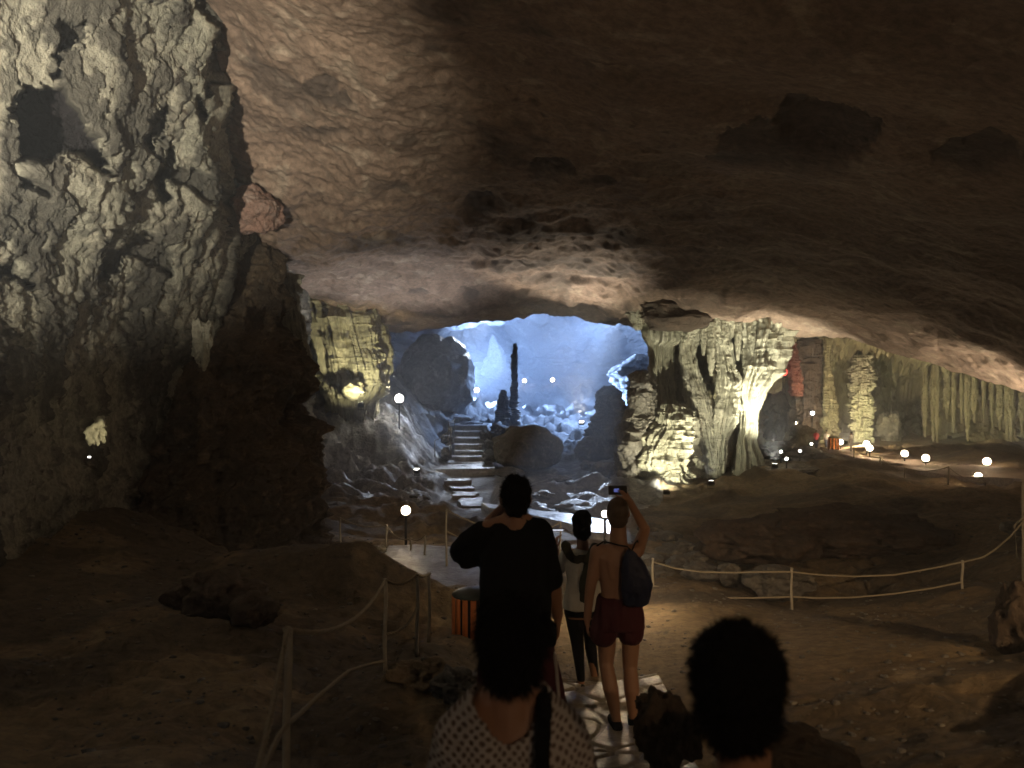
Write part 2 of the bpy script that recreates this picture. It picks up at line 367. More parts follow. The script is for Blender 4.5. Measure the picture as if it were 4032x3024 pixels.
# ceiling: near rows to the hanging lip, then curling up behind it
CC = {
 -1600:[(1.2,-9000),(5,-1500),(7,-700),(9,-100),(11,300),(13,600),(15,800),(17,900),(18.5,700)],
  0:   [(1.2,-11500),(5,-1700),(8,-600),(11,0),(13,300),(15,600),(17,800),(20,950),(22,700)],
  830: [(1.2,-11500),(4.5,-1900),(8,-400),(11.5,60),(13.5,420),(16,760),(18.5,960),(22,1080),(24,900)],
 1200: [(1.2,-11000),(4.5,-1800),(8,-260),(11,200),(14,600),(17,900),(20,1040),(25.5,1180),(27.5,900)],
 1500: [(1.2,-10500),(4.5,-1700),(7.5,-300),(10.5,220),(13.5,640),(16.5,880),(19.5,1010),(29,1305),(31,950)],
 1800: [(1.2,-10000),(4.5,-1600),(7.5,-220),(10.5,260),(13.5,600),(16.5,870),(20,1030),(29,1275),(31,900)],
 2080: [(1.2,-9800),(4.5,-1500),(7.2,-220),(10,260),(13,600),(16.5,880),(21,1060),(28,1222),(30,850)],
 2300: [(1.2,-9600),(4.5,-1450),(7,-180),(10,320),(13,660),(16.5,900),(21.5,1070),(27,1232),(29,850)],
 2500: [(1.2,-9400),(4.5,-1400),(7,-120),(9.8,360),(12.8,680),(16.5,930),(22,1100),(26,1240),(28,850)],
 2800: [(1.2,-9200),(4.3,-1350),(7,-60),(9.8,400),(12.8,720),(16.3,960),(21.5,1160),(25.5,1262),(27.5,900)],
 3130: [(1.2,-9000),(4.2,-1300),(7,20),(9.6,440),(12.6,760),(16,1000),(21,1210),(25,1302),(27,1000)],
 3700: [(1.2,-8200),(4,-1200),(6.5,60),(9,520),(11.5,860),(14.5,1110),(18.5,1310),(22.5,1432),(24.5,1100)],
 4032: [(1.2,-7800),(4,-1100),(6.2,120),(8.5,580),(11,920),(13.5,1170),(16.5,1390),(19.5,1560),(21.5,1250)],
 4700: [(1.2,-7000),(3.8,-900),(6,240),(8,700),(10,1020),(12,1280),(14.5,1540),(17,1730),(19,1400)],
 5600: [(1.2,-6000),(3.6,-600),(5,200),(6.5,800),(8,1150),(10,1400),(12,1650),(14,1850),(16,1500)]}
cax = np.concatenate([np.linspace(-1600, -100, 60, endpoint=False), np.linspace(-100, 4150, 700), np.linspace(4150, 5600, 60)[1:]])
V = col_surface(CC, cax, 640)
n = gnormals(V)
if n[300, 300, 2] > 0: n = -n
dst = np.linalg.norm(V-np.array([0, 0, CAMZ]), axis=-1)
amp = np.clip(dst/14, .35, 1.25)
q = V*np.array([1, 1, 1.0])
lf = fbm(q, .22, 3, 101)
w1, w2 = worley(q+np.stack([fbm(q, .8, 3, 102)]*3, -1)*.45, .55, 103, aniso=(1, .8, 1))
w3, w4 = worley(q+np.stack([fbm(q, 2.0, 2, 109)]*3, -1)*.2, 1.5, 104)
PX = np.broadcast_to(cax[None], V.shape[:2]); PYv = 1512-(V[..., 2]-CAMZ)*F/np.maximum(V[..., 1], .5)
smooth_r = sstep(2200, 3000, PX+.6*(600-PYv))      # right/top part of the ceiling is smoother
edge = np.exp(-((PYv-(1060+(PX-2000)*.2))/150)**2)  # the band above the lip is scalloped
d = .22*lf-.14*(.55-w1)*(1-.65*smooth_r)+.055*(w3-.5)*(.6+.8*edge)*(1-.6*smooth_r)
d += fbm(q, 2.2, 5, 105, g=.58)*.06*(1-.7*smooth_r)+(ridged(q, 1.3, 4, 107)-.9)*.03*(.4+edge)
# hollows: shallow dips with their shade painted into the colour, (px, py, rx, ry, depth)
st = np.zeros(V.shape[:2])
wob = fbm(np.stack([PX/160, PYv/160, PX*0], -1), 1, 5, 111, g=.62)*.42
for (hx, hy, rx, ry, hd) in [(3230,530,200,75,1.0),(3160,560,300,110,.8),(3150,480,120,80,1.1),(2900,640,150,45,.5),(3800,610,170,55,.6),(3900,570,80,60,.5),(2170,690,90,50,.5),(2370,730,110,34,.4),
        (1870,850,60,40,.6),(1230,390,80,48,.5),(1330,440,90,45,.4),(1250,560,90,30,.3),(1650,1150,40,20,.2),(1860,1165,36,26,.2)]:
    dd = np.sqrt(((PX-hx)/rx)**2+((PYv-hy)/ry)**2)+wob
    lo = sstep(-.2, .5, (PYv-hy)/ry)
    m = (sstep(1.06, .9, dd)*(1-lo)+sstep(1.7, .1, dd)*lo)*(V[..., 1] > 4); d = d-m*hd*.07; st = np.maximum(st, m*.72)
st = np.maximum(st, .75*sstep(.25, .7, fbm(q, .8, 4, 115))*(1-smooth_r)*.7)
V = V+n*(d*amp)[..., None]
ceiling = link('cave_ceiling', grid_mesh('cave_ceiling', V, attrs={'stain_shade': st}), M['ceil'])
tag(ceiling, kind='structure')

# left wall: radial sheet, columns of (Y, py) from floor to roof
WC = {
 -2200:[(4,3200),(4.1,2500),(4.2,1800),(4.3,1100),(4.3,300),(4.1,-600),(4,-1500),(5,-2400)],
 -900: [(6,2750),(6.2,2250),(6.4,1700),(6.6,1100),(6.6,450),(6.3,-200),(6,-900),(6.5,-1700)],
 -100: [(7.6,2600),(7.8,2150),(8.0,1700),(8.3,1250),(8.2,700),(8.0,100),(7.8,-500),(8,-1300)],
  400: [(10.6,2350),(11,2050),(11.4,1650),(11,1250),(9.9,720),(9.3,100),(9.0,-400),(9.3,-1100)],
  700: [(13,2250),(13.5,1950),(14,1600),(13.6,1250),(11.7,740),(10.7,150),(10.3,-300),(10.8,-900)],
  840: [(14.5,2200),(15,1900),(15.5,1600),(15.2,1200),(12.6,740),(11.5,200),(11.2,-200),(12,-700)],
  900: [(16,2150),(16.5,1850),(17,1500),(17,1200),(15,780),(13.5,250),(13.2,-100),(14,-500)],
 1100: [(17,2200),(18,1900),(19,1500),(19.5,1200),(19.2,850),(19,550),(18.5,300),(19,0)],
 1220: [(21,2100),(22,1850),(23,1500),(24,1200),(24,900),(24,700),(23,500),(23,200)]}
wax = np.concatenate([np.linspace(-2200, -120, 70, endpoint=False), np.linspace(-120, 1000, 330), np.linspace(1000, 1220, 30)[1:]])
V = col_surface(WC, wax, 560)
n = gnormals(V)
if n[200, 200, 1] > 0: n = -n
PX = np.broadcast_to(wax[None], V.shape[:2]); PYv = 1512-(V[..., 2]-CAMZ)*F/V[..., 1]
q = V
warp = np.stack([fbm(q, .7, 3, 201), fbm(q, .7, 3, 202), fbm(q, .7, 3, 203)], -1)*.5
w1, w2 = worley(q+warp, .55, 204, aniso=(1, 1, .8)); w3, w4 = worley(q+warp*.6, 1.7, 205, aniso=(1, 1, .7))
crk = sstep(.10, .0, w2-w1)*.6
d = .30*fbm(q, .35, 3, 206)+.15*fbm(q, 1.1, 6, 207, g=.58)+.07*(.5-w1)+.08*(.5-w3)+.06*(ridged(q, 2.4, 4, 208, aniso=(1, 1, 1.6), g=.6)-.9)+.035*fbm(q, 6, 4, 213, g=.6)
w5, w6 = worley(q+warp*.3, 4.5, 214); d = d-.05*sstep(.5, .2, w5)
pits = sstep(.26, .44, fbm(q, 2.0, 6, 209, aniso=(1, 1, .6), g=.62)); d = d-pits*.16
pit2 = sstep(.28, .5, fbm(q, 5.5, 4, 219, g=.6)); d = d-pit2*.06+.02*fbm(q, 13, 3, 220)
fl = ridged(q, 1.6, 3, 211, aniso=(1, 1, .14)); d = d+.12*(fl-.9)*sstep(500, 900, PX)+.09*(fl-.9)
st = np.maximum(pits*.7, pit2*.45)  # shade inside the pits painted dark into the wall colour
wob = fbm(np.stack([PX/140, PYv/140, PX*0], -1), 1, 6, 212, g=.66)*.45
def poly_mask(pts, soft=14):
    pts = np.array(pts, float); x = PX+wob*70; y = PYv+wob*60
    ins = np.zeros(x.shape, bool); dm = np.full(x.shape, 1e9)
    for i in range(len(pts)):
        x1, y1 = pts[i]; x2, y2 = pts[(i+1) % len(pts)]
        c = ((y1 > y) != (y2 > y)) & (x < (x2-x1)*(y-y1)/(y2-y1+1e-9)+x1); ins ^= c
        L2 = (x2-x1)**2+(y2-y1)**2; t = np.clip(((x-x1)*(x2-x1)+(y-y1)*(y2-y1))/L2, 0, 1)
        dm = np.minimum(dm, np.hypot(x-x1-t*(x2-x1), y-y1-t*(y2-y1)))
    return sstep(-soft, soft, np.where(ins, dm, -dm))
m = poly_mask([(70,345),(120,330),(185,345),(300,500),(345,560),(380,660),(300,610),(180,600),(90,622),(20,600),(15,520),(55,430)]); dr_ = -1.0*m; st = np.maximum(st, m)  # wall hole: cut back, its darkness also painted in
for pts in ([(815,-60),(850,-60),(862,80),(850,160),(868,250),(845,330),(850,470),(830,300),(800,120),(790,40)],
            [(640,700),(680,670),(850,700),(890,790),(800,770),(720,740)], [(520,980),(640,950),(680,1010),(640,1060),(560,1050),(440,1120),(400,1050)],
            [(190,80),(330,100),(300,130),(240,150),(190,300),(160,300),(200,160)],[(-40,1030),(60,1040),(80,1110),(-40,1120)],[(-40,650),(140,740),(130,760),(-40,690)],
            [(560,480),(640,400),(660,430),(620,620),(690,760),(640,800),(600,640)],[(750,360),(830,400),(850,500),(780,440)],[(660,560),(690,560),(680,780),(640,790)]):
    m = poly_mask(pts); dr_ = dr_-.45*m; st = np.maximum(st, m*.75)  # crevices cut back, with their shade painted into the colour
dr_ = dr_+.30*poly_mask([(40,620),(180,605),(330,640),(420,700),(600,900),(520,1000),(300,900),(150,800),(30,700)], 60)
ray = V-np.array([0, 0, CAMZ]); ray /= np.linalg.norm(ray, axis=-1, keepdims=True)
nd = n*.55-ray*.45
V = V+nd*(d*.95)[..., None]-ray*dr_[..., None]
wall = link('cave_wall', grid_mesh('cave_wall', V, attrs={'stain_shade': st}), M['wall']); tag(wall, kind='structure')

# far walls: the blue chamber and the right chamber
BC = {
  900: [(24,1800),(25,1500),(25.5,1300),(25,1100),(24,900),(22,700)],
 1200: [(29,1800),(30,1500),(31,1300),(30,1150),(29,950),(27,700)],
 1420: [(33,1750),(34,1500),(35,1350),(34,1250),(33,1050),(31,700)],
 1560: [(42,1700),(43,1500),(43,1400),(41,1310),(38,1200),(34,850)],
 1800: [(54,1640),(56,1480),(56,1380),(52,1280),(45,1200),(37,900)],
 2100: [(62,1600),(65,1450),(64,1350),(58,1250),(48,1180),(38,900)],
 2400: [(60,1600),(62,1480),(60,1360),(54,1270),(45,1200),(36,900)],
 2640: [(46,1640),(47,1500),(46,1380),(42,1290),(37,1200),(33,900)],
 2760: [(34,1800),(34,1600),(33.5,1400),(33,1300),(31,1200),(29,1000)],
 2860: [(33,1850),(33,1600),(32.5,1400),(32,1300),(30,1200),(28,1000)],
 2990: [(38,1820),(38.5,1600),(38,1420),(37,1330),(34,1250),(30,1050)],
 3250: [(41,1790),(42,1600),(42,1480),(41,1380),(37,1290),(31,1100)],
 3600: [(41,1770),(42,1620),(42,1520),(40,1420),(35,1350),(29,1200)],
 3900: [(37,1770),(38,1650),(37.5,1560),(35,1480),(31,1420),(26,1300)],
 4300: [(31,1800),(31.5,1720),(31,1650),(29,1580),(26,1520),(22,1400)],
 5200: [(20,1950),(20.5,1850),(20,1780),(19,1700),(17,1650),(15,1500)]}
bax = np.concatenate([np.linspace(900, 2700, 420, endpoint=False), np.linspace(2700, 4150, 380), np.linspace(4150, 5200, 40)[1:]])
V = col_surface(BC, bax, 300)
n = gnormals(V)
if n[150, 200, 1] > 0: n = -n
PX = np.broadcast_to(bax[None], V.shape[:2])
q = V; rt = sstep(2800, 3000, PX)
warp = np.stack([fbm(q, .3, 3, 301), fbm(q, .3, 3, 302), fbm(q, .3, 3, 303)], -1)*1.2
w1, w2 = worley(q+warp, .16, 304); w3, w4 = worley(q+warp*.5, .5, 305)
d = (1-rt)*(1.6*fbm(q, .12, 4, 306)+1.5*(.5-w1)+.5*(.5-w3)+.35*(ridged(q, .7, 4, 308, aniso=(.5, 1, 2.4))-.9))
fl = ridged(q, .8, 4, 311, aniso=(1, 1, .08), g=.62)
d = d+rt*(.8*(fl-.9)+.6*fbm(q, .2, 3, 312)+.25*fbm(q, 1.2, 4, 313))
V = V+n*d[..., None]
bw = link('cave_wall', grid_mesh('cave_wall', V), M['farrock']); tag(bw, kind='structure')
bw.data.materials.append(M['drape'])
bw.data.polygons.foreach_set('material_index', np.broadcast_to((bax[None, :-1] > 2820), (V.shape[0]-1, V.shape[1]-1)).reshape(-1).astype(np.int32)); bw.data.update()

# ------------------------------------------------------------------ rock columns and boulders (real solids)
def column_mesh(prof, Y, seed, flute=.10, ledge=.05, rough=.12, dr=1.0, na=180, nz=260, ff=5, fn=1.0, Ytop=None):
    """prof: (py, left px, right px) down a column standing at distance Y"""
    T = np.array(sorted(prof), float); py = np.linspace(T[0, 0], T[-1, 0], nz)
    l = np.interp(py, T[:, 0], T[:, 1]); r = np.interp(py, T[:, 0], T[:, 2])
    k = max(3, nz//50); ker = np.hanning(2*k+1); ker /= ker.sum()
    def sm(a): return np.convolve(np.pad(a, k, mode='edge'), ker, 'valid')
    l = sm(l); r = sm(r)
    Yr = Y+(Ytop-Y)*(T[-1, 0]-py)/(T[-1, 0]-T[0, 0]) if Ytop else py*0+Y
    z = CAMZ-(py-1512)*Yr/F; cx = ((l+r)/2-2016)*Yr/F; R = (r-l)/2*Yr/F
    th = np.linspace(0, 2*np.pi, na, endpoint=False)
    zz = z[:, None]+0*th[None]
    dirx = np.cos(th)[None]; diry = np.sin(th)[None]
    s = max(R.max(), .15)
    U = np.stack([dirx*1.0+0*zz, diry+0*zz, zz/s], -1)   # unit noise space
    P3 = np.stack([cx[:, None]+R[:, None]*dirx, R[:, None]*diry*dr, zz], -1)/s
    d = flute*(ridged(U, ff*.5, 3, seed, aniso=(1, 1, .09))-.9)+flute*.5*fbm(U, ff, 3, seed+5, aniso=(1, 1, .12))
    d = d+ledge*(ridged(U, 1.6, 4, seed+1, aniso=(.5, .5, 2.2))-.9)+rough*fbm(P3, 1.6*fn, 5, seed+2)
    w1, w2 = worley(P3, 2.2*fn, seed+3, aniso=(1, 1, .7)); d = d+rough*.8*(.45-w1)
    Rr = R[:, None]*(1+d)
    V = np.stack([cx[:, None]+Rr*dirx, Yr[:, None]+Rr*dr*diry, zz+.03*s*fbm(P3, 3, 2, seed+9)], -1)
    return V
def closed(name, V, mat, parent=None, org=None):
    o3 = np.array(org if org is not None else (0, 0, 0), float)
    V = V-o3
    me = grid_mesh(name, V[::-1], wrap=True)
    ob = link(name, me, mat, parent)
    return ob
def column(name, prof, Y, seed, mat, label=None, cat=None, group=None, parent=None, **kw):
    V = column_mesh(prof, Y, seed, **kw)
    if parent is None:
        base = (float(V[-1, :, 0].mean()), Y, float(V[-1, :, 2].mean()))
        o = closed(name, V, mat, org=base); o.location = base; tag(o, label, cat, group)
    else:
        o = closed(name, V, mat, parent, org=parent.location)
    return o
def boulder(name, x, y, z, rx, ry, rz, seed, mat, label=None, cat='boulder', group=None, parent=None, rough=.22, n=4, freq=1.1, rot=0.0, sub=None):
    bm = bmesh.new(); bmesh.ops.create_icosphere(bm, subdivisions=sub or n, radius=1)
    co = np.array([v.co for v in bm.verts])
    d = rough*fbm(co, freq, 5, seed)+rough*.8*(ridged(co, freq*1.3, 3, seed+3)-.9)
    w1, w2 = worley(co, freq*1.5, seed+7); d += rough*.6*(.5-w1)+(.22*rough+.02)*(fbm(co, freq*4, 4, seed+9, g=.6)*.5+.25*(ridged(co, freq*3, 3, seed+11, aniso=(1, 1, 1.8))-.9))
    co = co*(1+d)[:, None]*np.array([rx, ry, rz])
    c, s = math.cos(rot), math.sin(rot)
    for v, p in zip(bm.verts, co): v.co = (p[0]*c-p[1]*s, p[0]*s+p[1]*c, p[2])
    me = bpy.data.meshes.new(name); bm.to_mesh(me); bm.free()
    o = link(name, me, mat, parent); o.location = (x, y, z)
    if label: tag(o, label, cat, group)
    return o
def boulder_px(name, px, py, Y, wpx, hpx, seed, mat, label=None, dr=1.0, **kw):
    """boulder whose outline spans wpx x hpx around (px, py) at distance Y"""
    p = P(px, py, Y); rx = wpx/2*Y/F; rz = hpx/2*Y/F
    return boulder(name, p.x, p.y, p.z, rx, rx*dr, rz, seed, mat, label, **kw)

# the great dark column left of centre
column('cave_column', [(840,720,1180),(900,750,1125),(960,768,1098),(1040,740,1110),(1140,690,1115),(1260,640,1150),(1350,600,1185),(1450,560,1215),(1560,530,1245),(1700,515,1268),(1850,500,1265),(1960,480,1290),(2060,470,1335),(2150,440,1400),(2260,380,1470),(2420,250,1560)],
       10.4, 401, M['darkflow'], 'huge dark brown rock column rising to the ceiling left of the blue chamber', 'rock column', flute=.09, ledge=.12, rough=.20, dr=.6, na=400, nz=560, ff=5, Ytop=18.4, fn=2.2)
boulder_px('rock_bulge', 1000, 830, 15.5, 230, 190, 405, M['pinkrock'], 'pinkish rough rock bulge under the ceiling above the huge dark column', cat='rock', rough=.13, n=6, freq=1.3)
boulder_px('rock', 800, 1340, 11.9, 75, 170, 406, M['wall'], 'pale patch of rock standing out on the huge dark column', cat='rock', rough=.35, n=5)
# column behind it
column('cave_column', [(1080,1130,1420),(1130,1150,1440),(1160,1160,1460),(1200,1175,1478),(1280,1190,1505),(1380,1215,1530),(1480,1240,1538),(1540,1262,1536),(1580,1285,1500),(1680,1300,1480)],
       26.5, 421, M['flow'], 'fluted grey green column with a lit yellow foot, behind the dark column', 'rock column', flute=.13, ledge=.06, rough=.10, dr=.8, na=300, nz=320, ff=7)
column('stalactite', [(1080,1060,1190),(1130,1080,1180),(1200,1105,1185),(1300,1125,1200),(1400,1160,1225),(1460,1180,1215),(1490,1195,1205)],
       19, 431, M['flow'], 'pale fluted drapery hanging beside the big dark column', 'stalactite', flute=.22, ledge=.08, rough=.2, dr=.8, na=160, nz=220, ff=7)
boulder_px('boulder', 1392, 1530, 25.2, 105, 75, 441, M['flow'], 'rounded yellow lit rock at the foot of the fluted grey column')

# bright pillar group
pil = empty('cave_pillar', P(2800, 1850, 24), label='massive floodlit cream flowstone pillar of joined columns right of centre', cat='rock pillar')
def pc(prof, Y, seed, mat=None, name='column', **kw):
    k = dict(flute=.20, ledge=.07, rough=.12, na=160, nz=340, ff=8); k.update(kw)
    return column(name, prof, Y, seed, mat or M['flow'], parent=pil, **k)
pc([(1180,2530,2720),(1290,2535,2700),(1345,2545,2690),(1360,2552,2650),(1450,2556,2650),(1560,2572,2655),(1600,2578,2665),(1640,2590,2720),(1760,2575,2760),(1880,2560,2770)], 24.3, 501, ledge=.04, flute=.24)
pc([(1290,2670,2790),(1330,2672,2760),(1380,2676,2735),(1440,2680,2745),(1500,2690,2765),(1560,2695,2790),(1640,2705,2800),(1720,2730,2815),(1800,2745,2825),(1880,2750,2840)], 23.8, 511)
pc([(1220,2760,2880),(1300,2790,2880),(1370,2812,2885),(1420,2822,2890),(1480,2822,2915),(1560,2825,2915),(1640,2800,2905),(1740,2795,2860),(1800,2790,2860),(1860,2785,2850)], 23.7, 521)
pc([(1220,2860,3120),(1290,2890,3130),(1330,2885,3105),(1400,2880,3090),(1470,2870,3072),(1500,2868,3045),(1560,2875,3010),(1620,2905,2990),(1700,2900,2985),(1730,2895,2975),(1800,2890,3000),(1880,2880,3020)], 24.2, 531, ledge=.05, flute=.26)
pc([(1250,2600,3000),(1340,2630,2990),(1500,2650,2980),(1700,2680,2960),(1880,2680,2960)], 25.6, 541, mat=M['drape'], dr=.5, name='back_curtain', ff=9)
for k, (px, top, bot, w) in enumerate([(2770,1290,1400,34),(2800,1270,1480,40),(2850,1250,1380,46),(2905,1270,1420,36),(2960,1260,1400,40),(2745,1300,1350,30),(2880,1250,1330,50)]):
    pc([(top,px-w/2,px+w/2),(bot-50,px-w/3,px+w/3),(bot,px-5,px+5)], 23.5, 551+k*9, name='stalactite', na=60, nz=90)
pc([(1590,2600,2690),(1620,2585,2740),(1700,2540,2760),(1760,2500,2750),(1820,2490,2740),(1870,2500,2760)], 22.9, 601, name='flowstone_mound', ledge=.10, rough=.28, flute=.16, ff=6)
pc([(1830,2635,2665),(1850,2620,2680),(1880,2560,2700),(1920,2540,2720)], 22.2, 611, name='flowstone_mound', ledge=.2, na=120, nz=90)
pc([(1120,2560,2640),(1150,2530,2700),(1200,2520,2780),(1260,2525,2800),(1295,2560,2770),(1306,2620,2720)], 23.6, 621, mat=M['brownrock'], name='cap_rock', flute=.03, ledge=.05, rough=.08, dr=1.0)
pc([(1110,2530,2560),(1150,2470,2600),(1180,2420,2600),(1200,2430,2590),(1230,2460,2560),(1280,2490,2545),(1300,2500,2530)], 24.0, 631, name='cap_rock', flute=.1, ledge=.2, rough=.35, dr=.8)

# stalagmite left of the pillar
column('stalagmite', [(1458,2505,2545),(1475,2485,2565),(1510,2474,2580),(1560,2472,2588),(1610,2478,2590),(1640,2455,2600),(1680,2425,2610),(1740,2412,2620),(1790,2430,2620),(1850,2440,2630)],
       23.2, 641, M['boulder'], 'stubby knobbly stalagmite with a domed head against the bright pillar', 'stalagmite', ledge=.09, rough=.32, flute=.05, na=200, nz=260)
# tall thin one and its base in the blue chamber
column('stalagmite', [(1352,2024,2034),(1362,2018,2038),(1400,2013,2042),(1450,2012,2040),(1500,2012,2042),(1560,2008,2042),(1600,1990,2044),(1650,1970,2050),(1690,1960,2056),(1730,1950,2060)],
       38, 651, M['boulder'], 'tall thin dark stalagmite standing against the blue glow', 'stalagmite', ledge=.30, rough=.12, flute=.02, na=80, nz=300)
column('stalagmite', [(1535,1972,1990),(1555,1962,1998),(1600,1955,2010),(1650,1945,2018),(1700,1940,2025)], 37.5, 661, M['boulder'],
       'short blunt stalagmite left of the tall thin one', 'stalagmite', ledge=.2, rough=.2, na=80, nz=140)
column('stalagmite', [(1318,1938,1942),(1345,1925,1962),(1400,1915,1985),(1460,1900,2000),(1560,1890,2010)], 58, 671, M['bluerock'],
       'pale pointed peak far behind the thin stalagmite', 'stalagmite', ledge=.1, rough=.2, na=80, nz=140)
# whale-backed dome
boulder_px('rock_dome', 1715, 1500, 37.5, 300, 370, 681, M['bluerock'], 'large smooth whale backed rock dome left in the blue chamber', cat='rock dome', rough=.10, n=6, dr=1.2)
boulder_px('boulder', 2062, 1768, 27.0, 262, 190, 691, M['boulder'], 'big dark flat topped boulder in the middle of the blue chamber floor', rough=.14, n=6, dr=.9, freq=.9)
boulder_px('boulder', 2336, 1775, 29.0, 150, 120, 701, M['boulder'], 'dark rounded boulder between the big dark one and the stubby stalagmite', rough=.12, n=5, dr=.9)
boulder_px('boulder', 2010, 1865, 26.0, 120, 50, 705, M['boulder'], 'low dark rock in front of the big flat topped boulder', rough=.15, n=4)
column('rock_stack', [(1518,2370,2430),(1545,2345,2450),(1590,2330,2462),(1640,2325,2470),(1690,2310,2470),(1750,2300,2480),(1800,2290,2490)],
       32, 711, M['boulder'], 'lumpy stack of pale rock rising left of the stubby stalagmite', 'rock stack', rough=.4, ledge=.15, flute=.03, na=200, nz=200)
column('rock_ledge', [(1395,2500,2530),(1420,2455,2570),(1450,2410,2585),(1475,2395,2590),(1560,2440,2600),(1650,2450,2600)],
       44, 721, M['bluerock'], 'pale turquoise ledge jutting behind the stubby stalagmite', 'rock ledge', rough=.25, ledge=.12, na=140, nz=140)
# ------------------------------------------------------------------ lamps
def emat(name, col, s):
    m, nt, b = mat_new(name); b.inputs['Base Color'].default_value = (.8, .8, .8, 1)
    b.inputs['Emission Color'].default_value = col+(1,); b.inputs['Emission Strength'].default_value = s
    return m
M['glow_warm'] = emat('lit_globe_glass', (1, .80, .55), 14)
M['glow_white'] = emat('lit_white_glass', (1, .93, .85), 14)
M['glow_blue'] = emat('lit_cold_glass', (.8, .9, 1), 10)
M['glow_red'] = emat('lit_red_glass', (1, .05, .04), 3)
WARM = (1, .72, .42); WHITE = (1, .93, .74); BLUE = (.30, .52, 1.0); PALE = (.62, .76, 1.0)
def point(parent, loc, col, w, r):
    l = bpy.data.lights.new('bulb', 'POINT'); l.color = col; l.energy = w; l.shadow_soft_size = r
    o = bpy.data.objects.new('bulb', l); S.collection.objects.link(o); o.parent = parent; o.location = loc
    return o
def globe_lamp(px, py, Y, w, label, r=.075, col=WARM, mat=None, gl='glow_warm', group=None, short=False, name='path_lamp'):
    p = P(px, py, Y); g = gz_at(p.x, p.y)
    if p.z-g < .12: p.z = g+.35
    e = empty(name, (p.x, p.y, g), label=label, cat='lamp', group=group)
    if short: g = p.z-.45
    h = p.z-g
    bm = bmesh.new(); tube(bm, [(0, 0, -.06), (0, 0, h-r*.9)], .022, 8)
    bm_obj('post', bm, M['metal'], e)
    bm = bmesh.new(); tube(bm, [(0, 0, h-r*1.25), (0, 0, h-r*.8)], [r*.75, r*.6], 14)
    bm_obj('collar', bm, M['metal'], e)
    bm = bmesh.new(); bmesh.ops.create_uvsphere(bm, u_segments=20, v_segments=12, radius=r*.93)
    bmesh.ops.translate(bm, vec=(0, 0, h), verts=bm.verts); bm_obj('globe', bm, M[gl], e)
    point(e, (0, 0, h), col, w, r)
    return e
def flood(loc, target, w, col, label, size=100, blend=.7, scale=.16, r=.06, group=None, gl='glow_white', stand=True):
    loc = Vector(loc); target = Vector(target)
    e = empty('flood_light', loc, label=label, cat='flood light', group=group)
    d = (target-loc).normalized(); R = d.to_track_quat('-Z', 'Y').to_matrix().to_4x4()
    bm = bmesh.new(); s = scale
    box_bm(bm, R @ Vector((0, 0, s*.35)), (s, s*.75, s*.6), .012, R)
    for k in range(5): box_bm(bm, R @ Vector((-s*.36+k*s*.18, 0, s*.72)), (s*.05, s*.6, s*.18), 0, R)
    bm_obj('housing', bm, M['metal'], e, smooth=False)
    bm = bmesh.new(); box_bm(bm, R @ Vector((0, 0, s*.04)), (s*.84, s*.6, s*.03), 0, R); bm_obj('lens', bm, M[gl], e, smooth=False)
    bm = bmesh.new(); a = R @ Vector((s*.56, 0, s*.3)); b = R @ Vector((-s*.56, 0, s*.3))
    tube(bm, [a, a+Vector((0, 0, -s*.9)), b+Vector((0, 0, -s*.9)), b], s*.05, 6); bm_obj('bracket', bm, M['metal'], e)
    l = bpy.data.lights.new('beam', 'SPOT'); l.energy = w; l.color = col; l.spot_size = math.radians(size); l.spot_blend = blend; l.shadow_soft_size = r
    o = bpy.data.objects.new('beam', l); S.collection.objects.link(o); o.parent = e; o.location = d*(r+.02); o.rotation_euler = d.to_track_quat('-Z', 'Y').to_euler()
    return e
def on_ground(px, Y, h=.15, py=None):
    x = X(px, Y); return Vector((x, Y, gz_at(x, Y)+h))

# visible lamps
globe_lamp(1598, 2010, 13.6, 45, 'bright round globe lamp on a post at the left, above the curved walkway', r=.088)
globe_lamp(1572, 1569, 26.5, 500, 'white globe lamp at the foot of the fluted grey column by the blue chamber', r=.16, col=WHITE, gl='glow_white')
globe_lamp(2440, 2240, 9.1, 330, 'path lamp hidden behind the shirtless man, lighting the paving', r=.08)
globe_lamp(2382, 2024, 12.2, 50, 'small lamp just left of the shirtless man’s head', r=.06, col=WHITE, gl='glow_white')
rowl = [(3309,1741,30,'nearest the person in white'),(3412,1748,27.6,'upper one of the close pair'),(3424,1764,26.8,'lower one of the close pair'),(3562,1786,25.6,'third lamp from the right edge on the upper row'),
        (3645,1803,24.3,'second lamp from the right on the upper row'),(3886,1817,23,'rightmost lamp of the upper row'),(3852,1875,19.8,'lowest and nearest of the row')]
for k, (px, py, Y, t) in enumerate(rowl):
    globe_lamp(px, py, Y, 330, 'path lamp on the right, '+t, r=.12 if Y > 22 else .10, group='lamps along the right hand path')
for px, py, Y, t, c, w in [(3129,1666,34,'above the orange lit rock right of the pillar',WARM,80),(3199,1627,37,'high up in the dark rocks right of the pillar',PALE,40)]:
    globe_lamp(px, py, Y, w, 'small lamp '+t, r=.10, col=c, gl='glow_white' if c is PALE else 'glow_warm')
for px, py, Y, t in [(2065,1372,56,'just right of the thin stalagmite tip'),(2176,1338,56,'higher and right of the other far lamp'),(1877,1467,46,'by the orange tinted rocks right of the dome')]:
    globe_lamp(px, py, Y, 160, short=True, label='tiny far lamp in the blue haze, '+t, r=.16, group='lamps far off in the blue chamber')
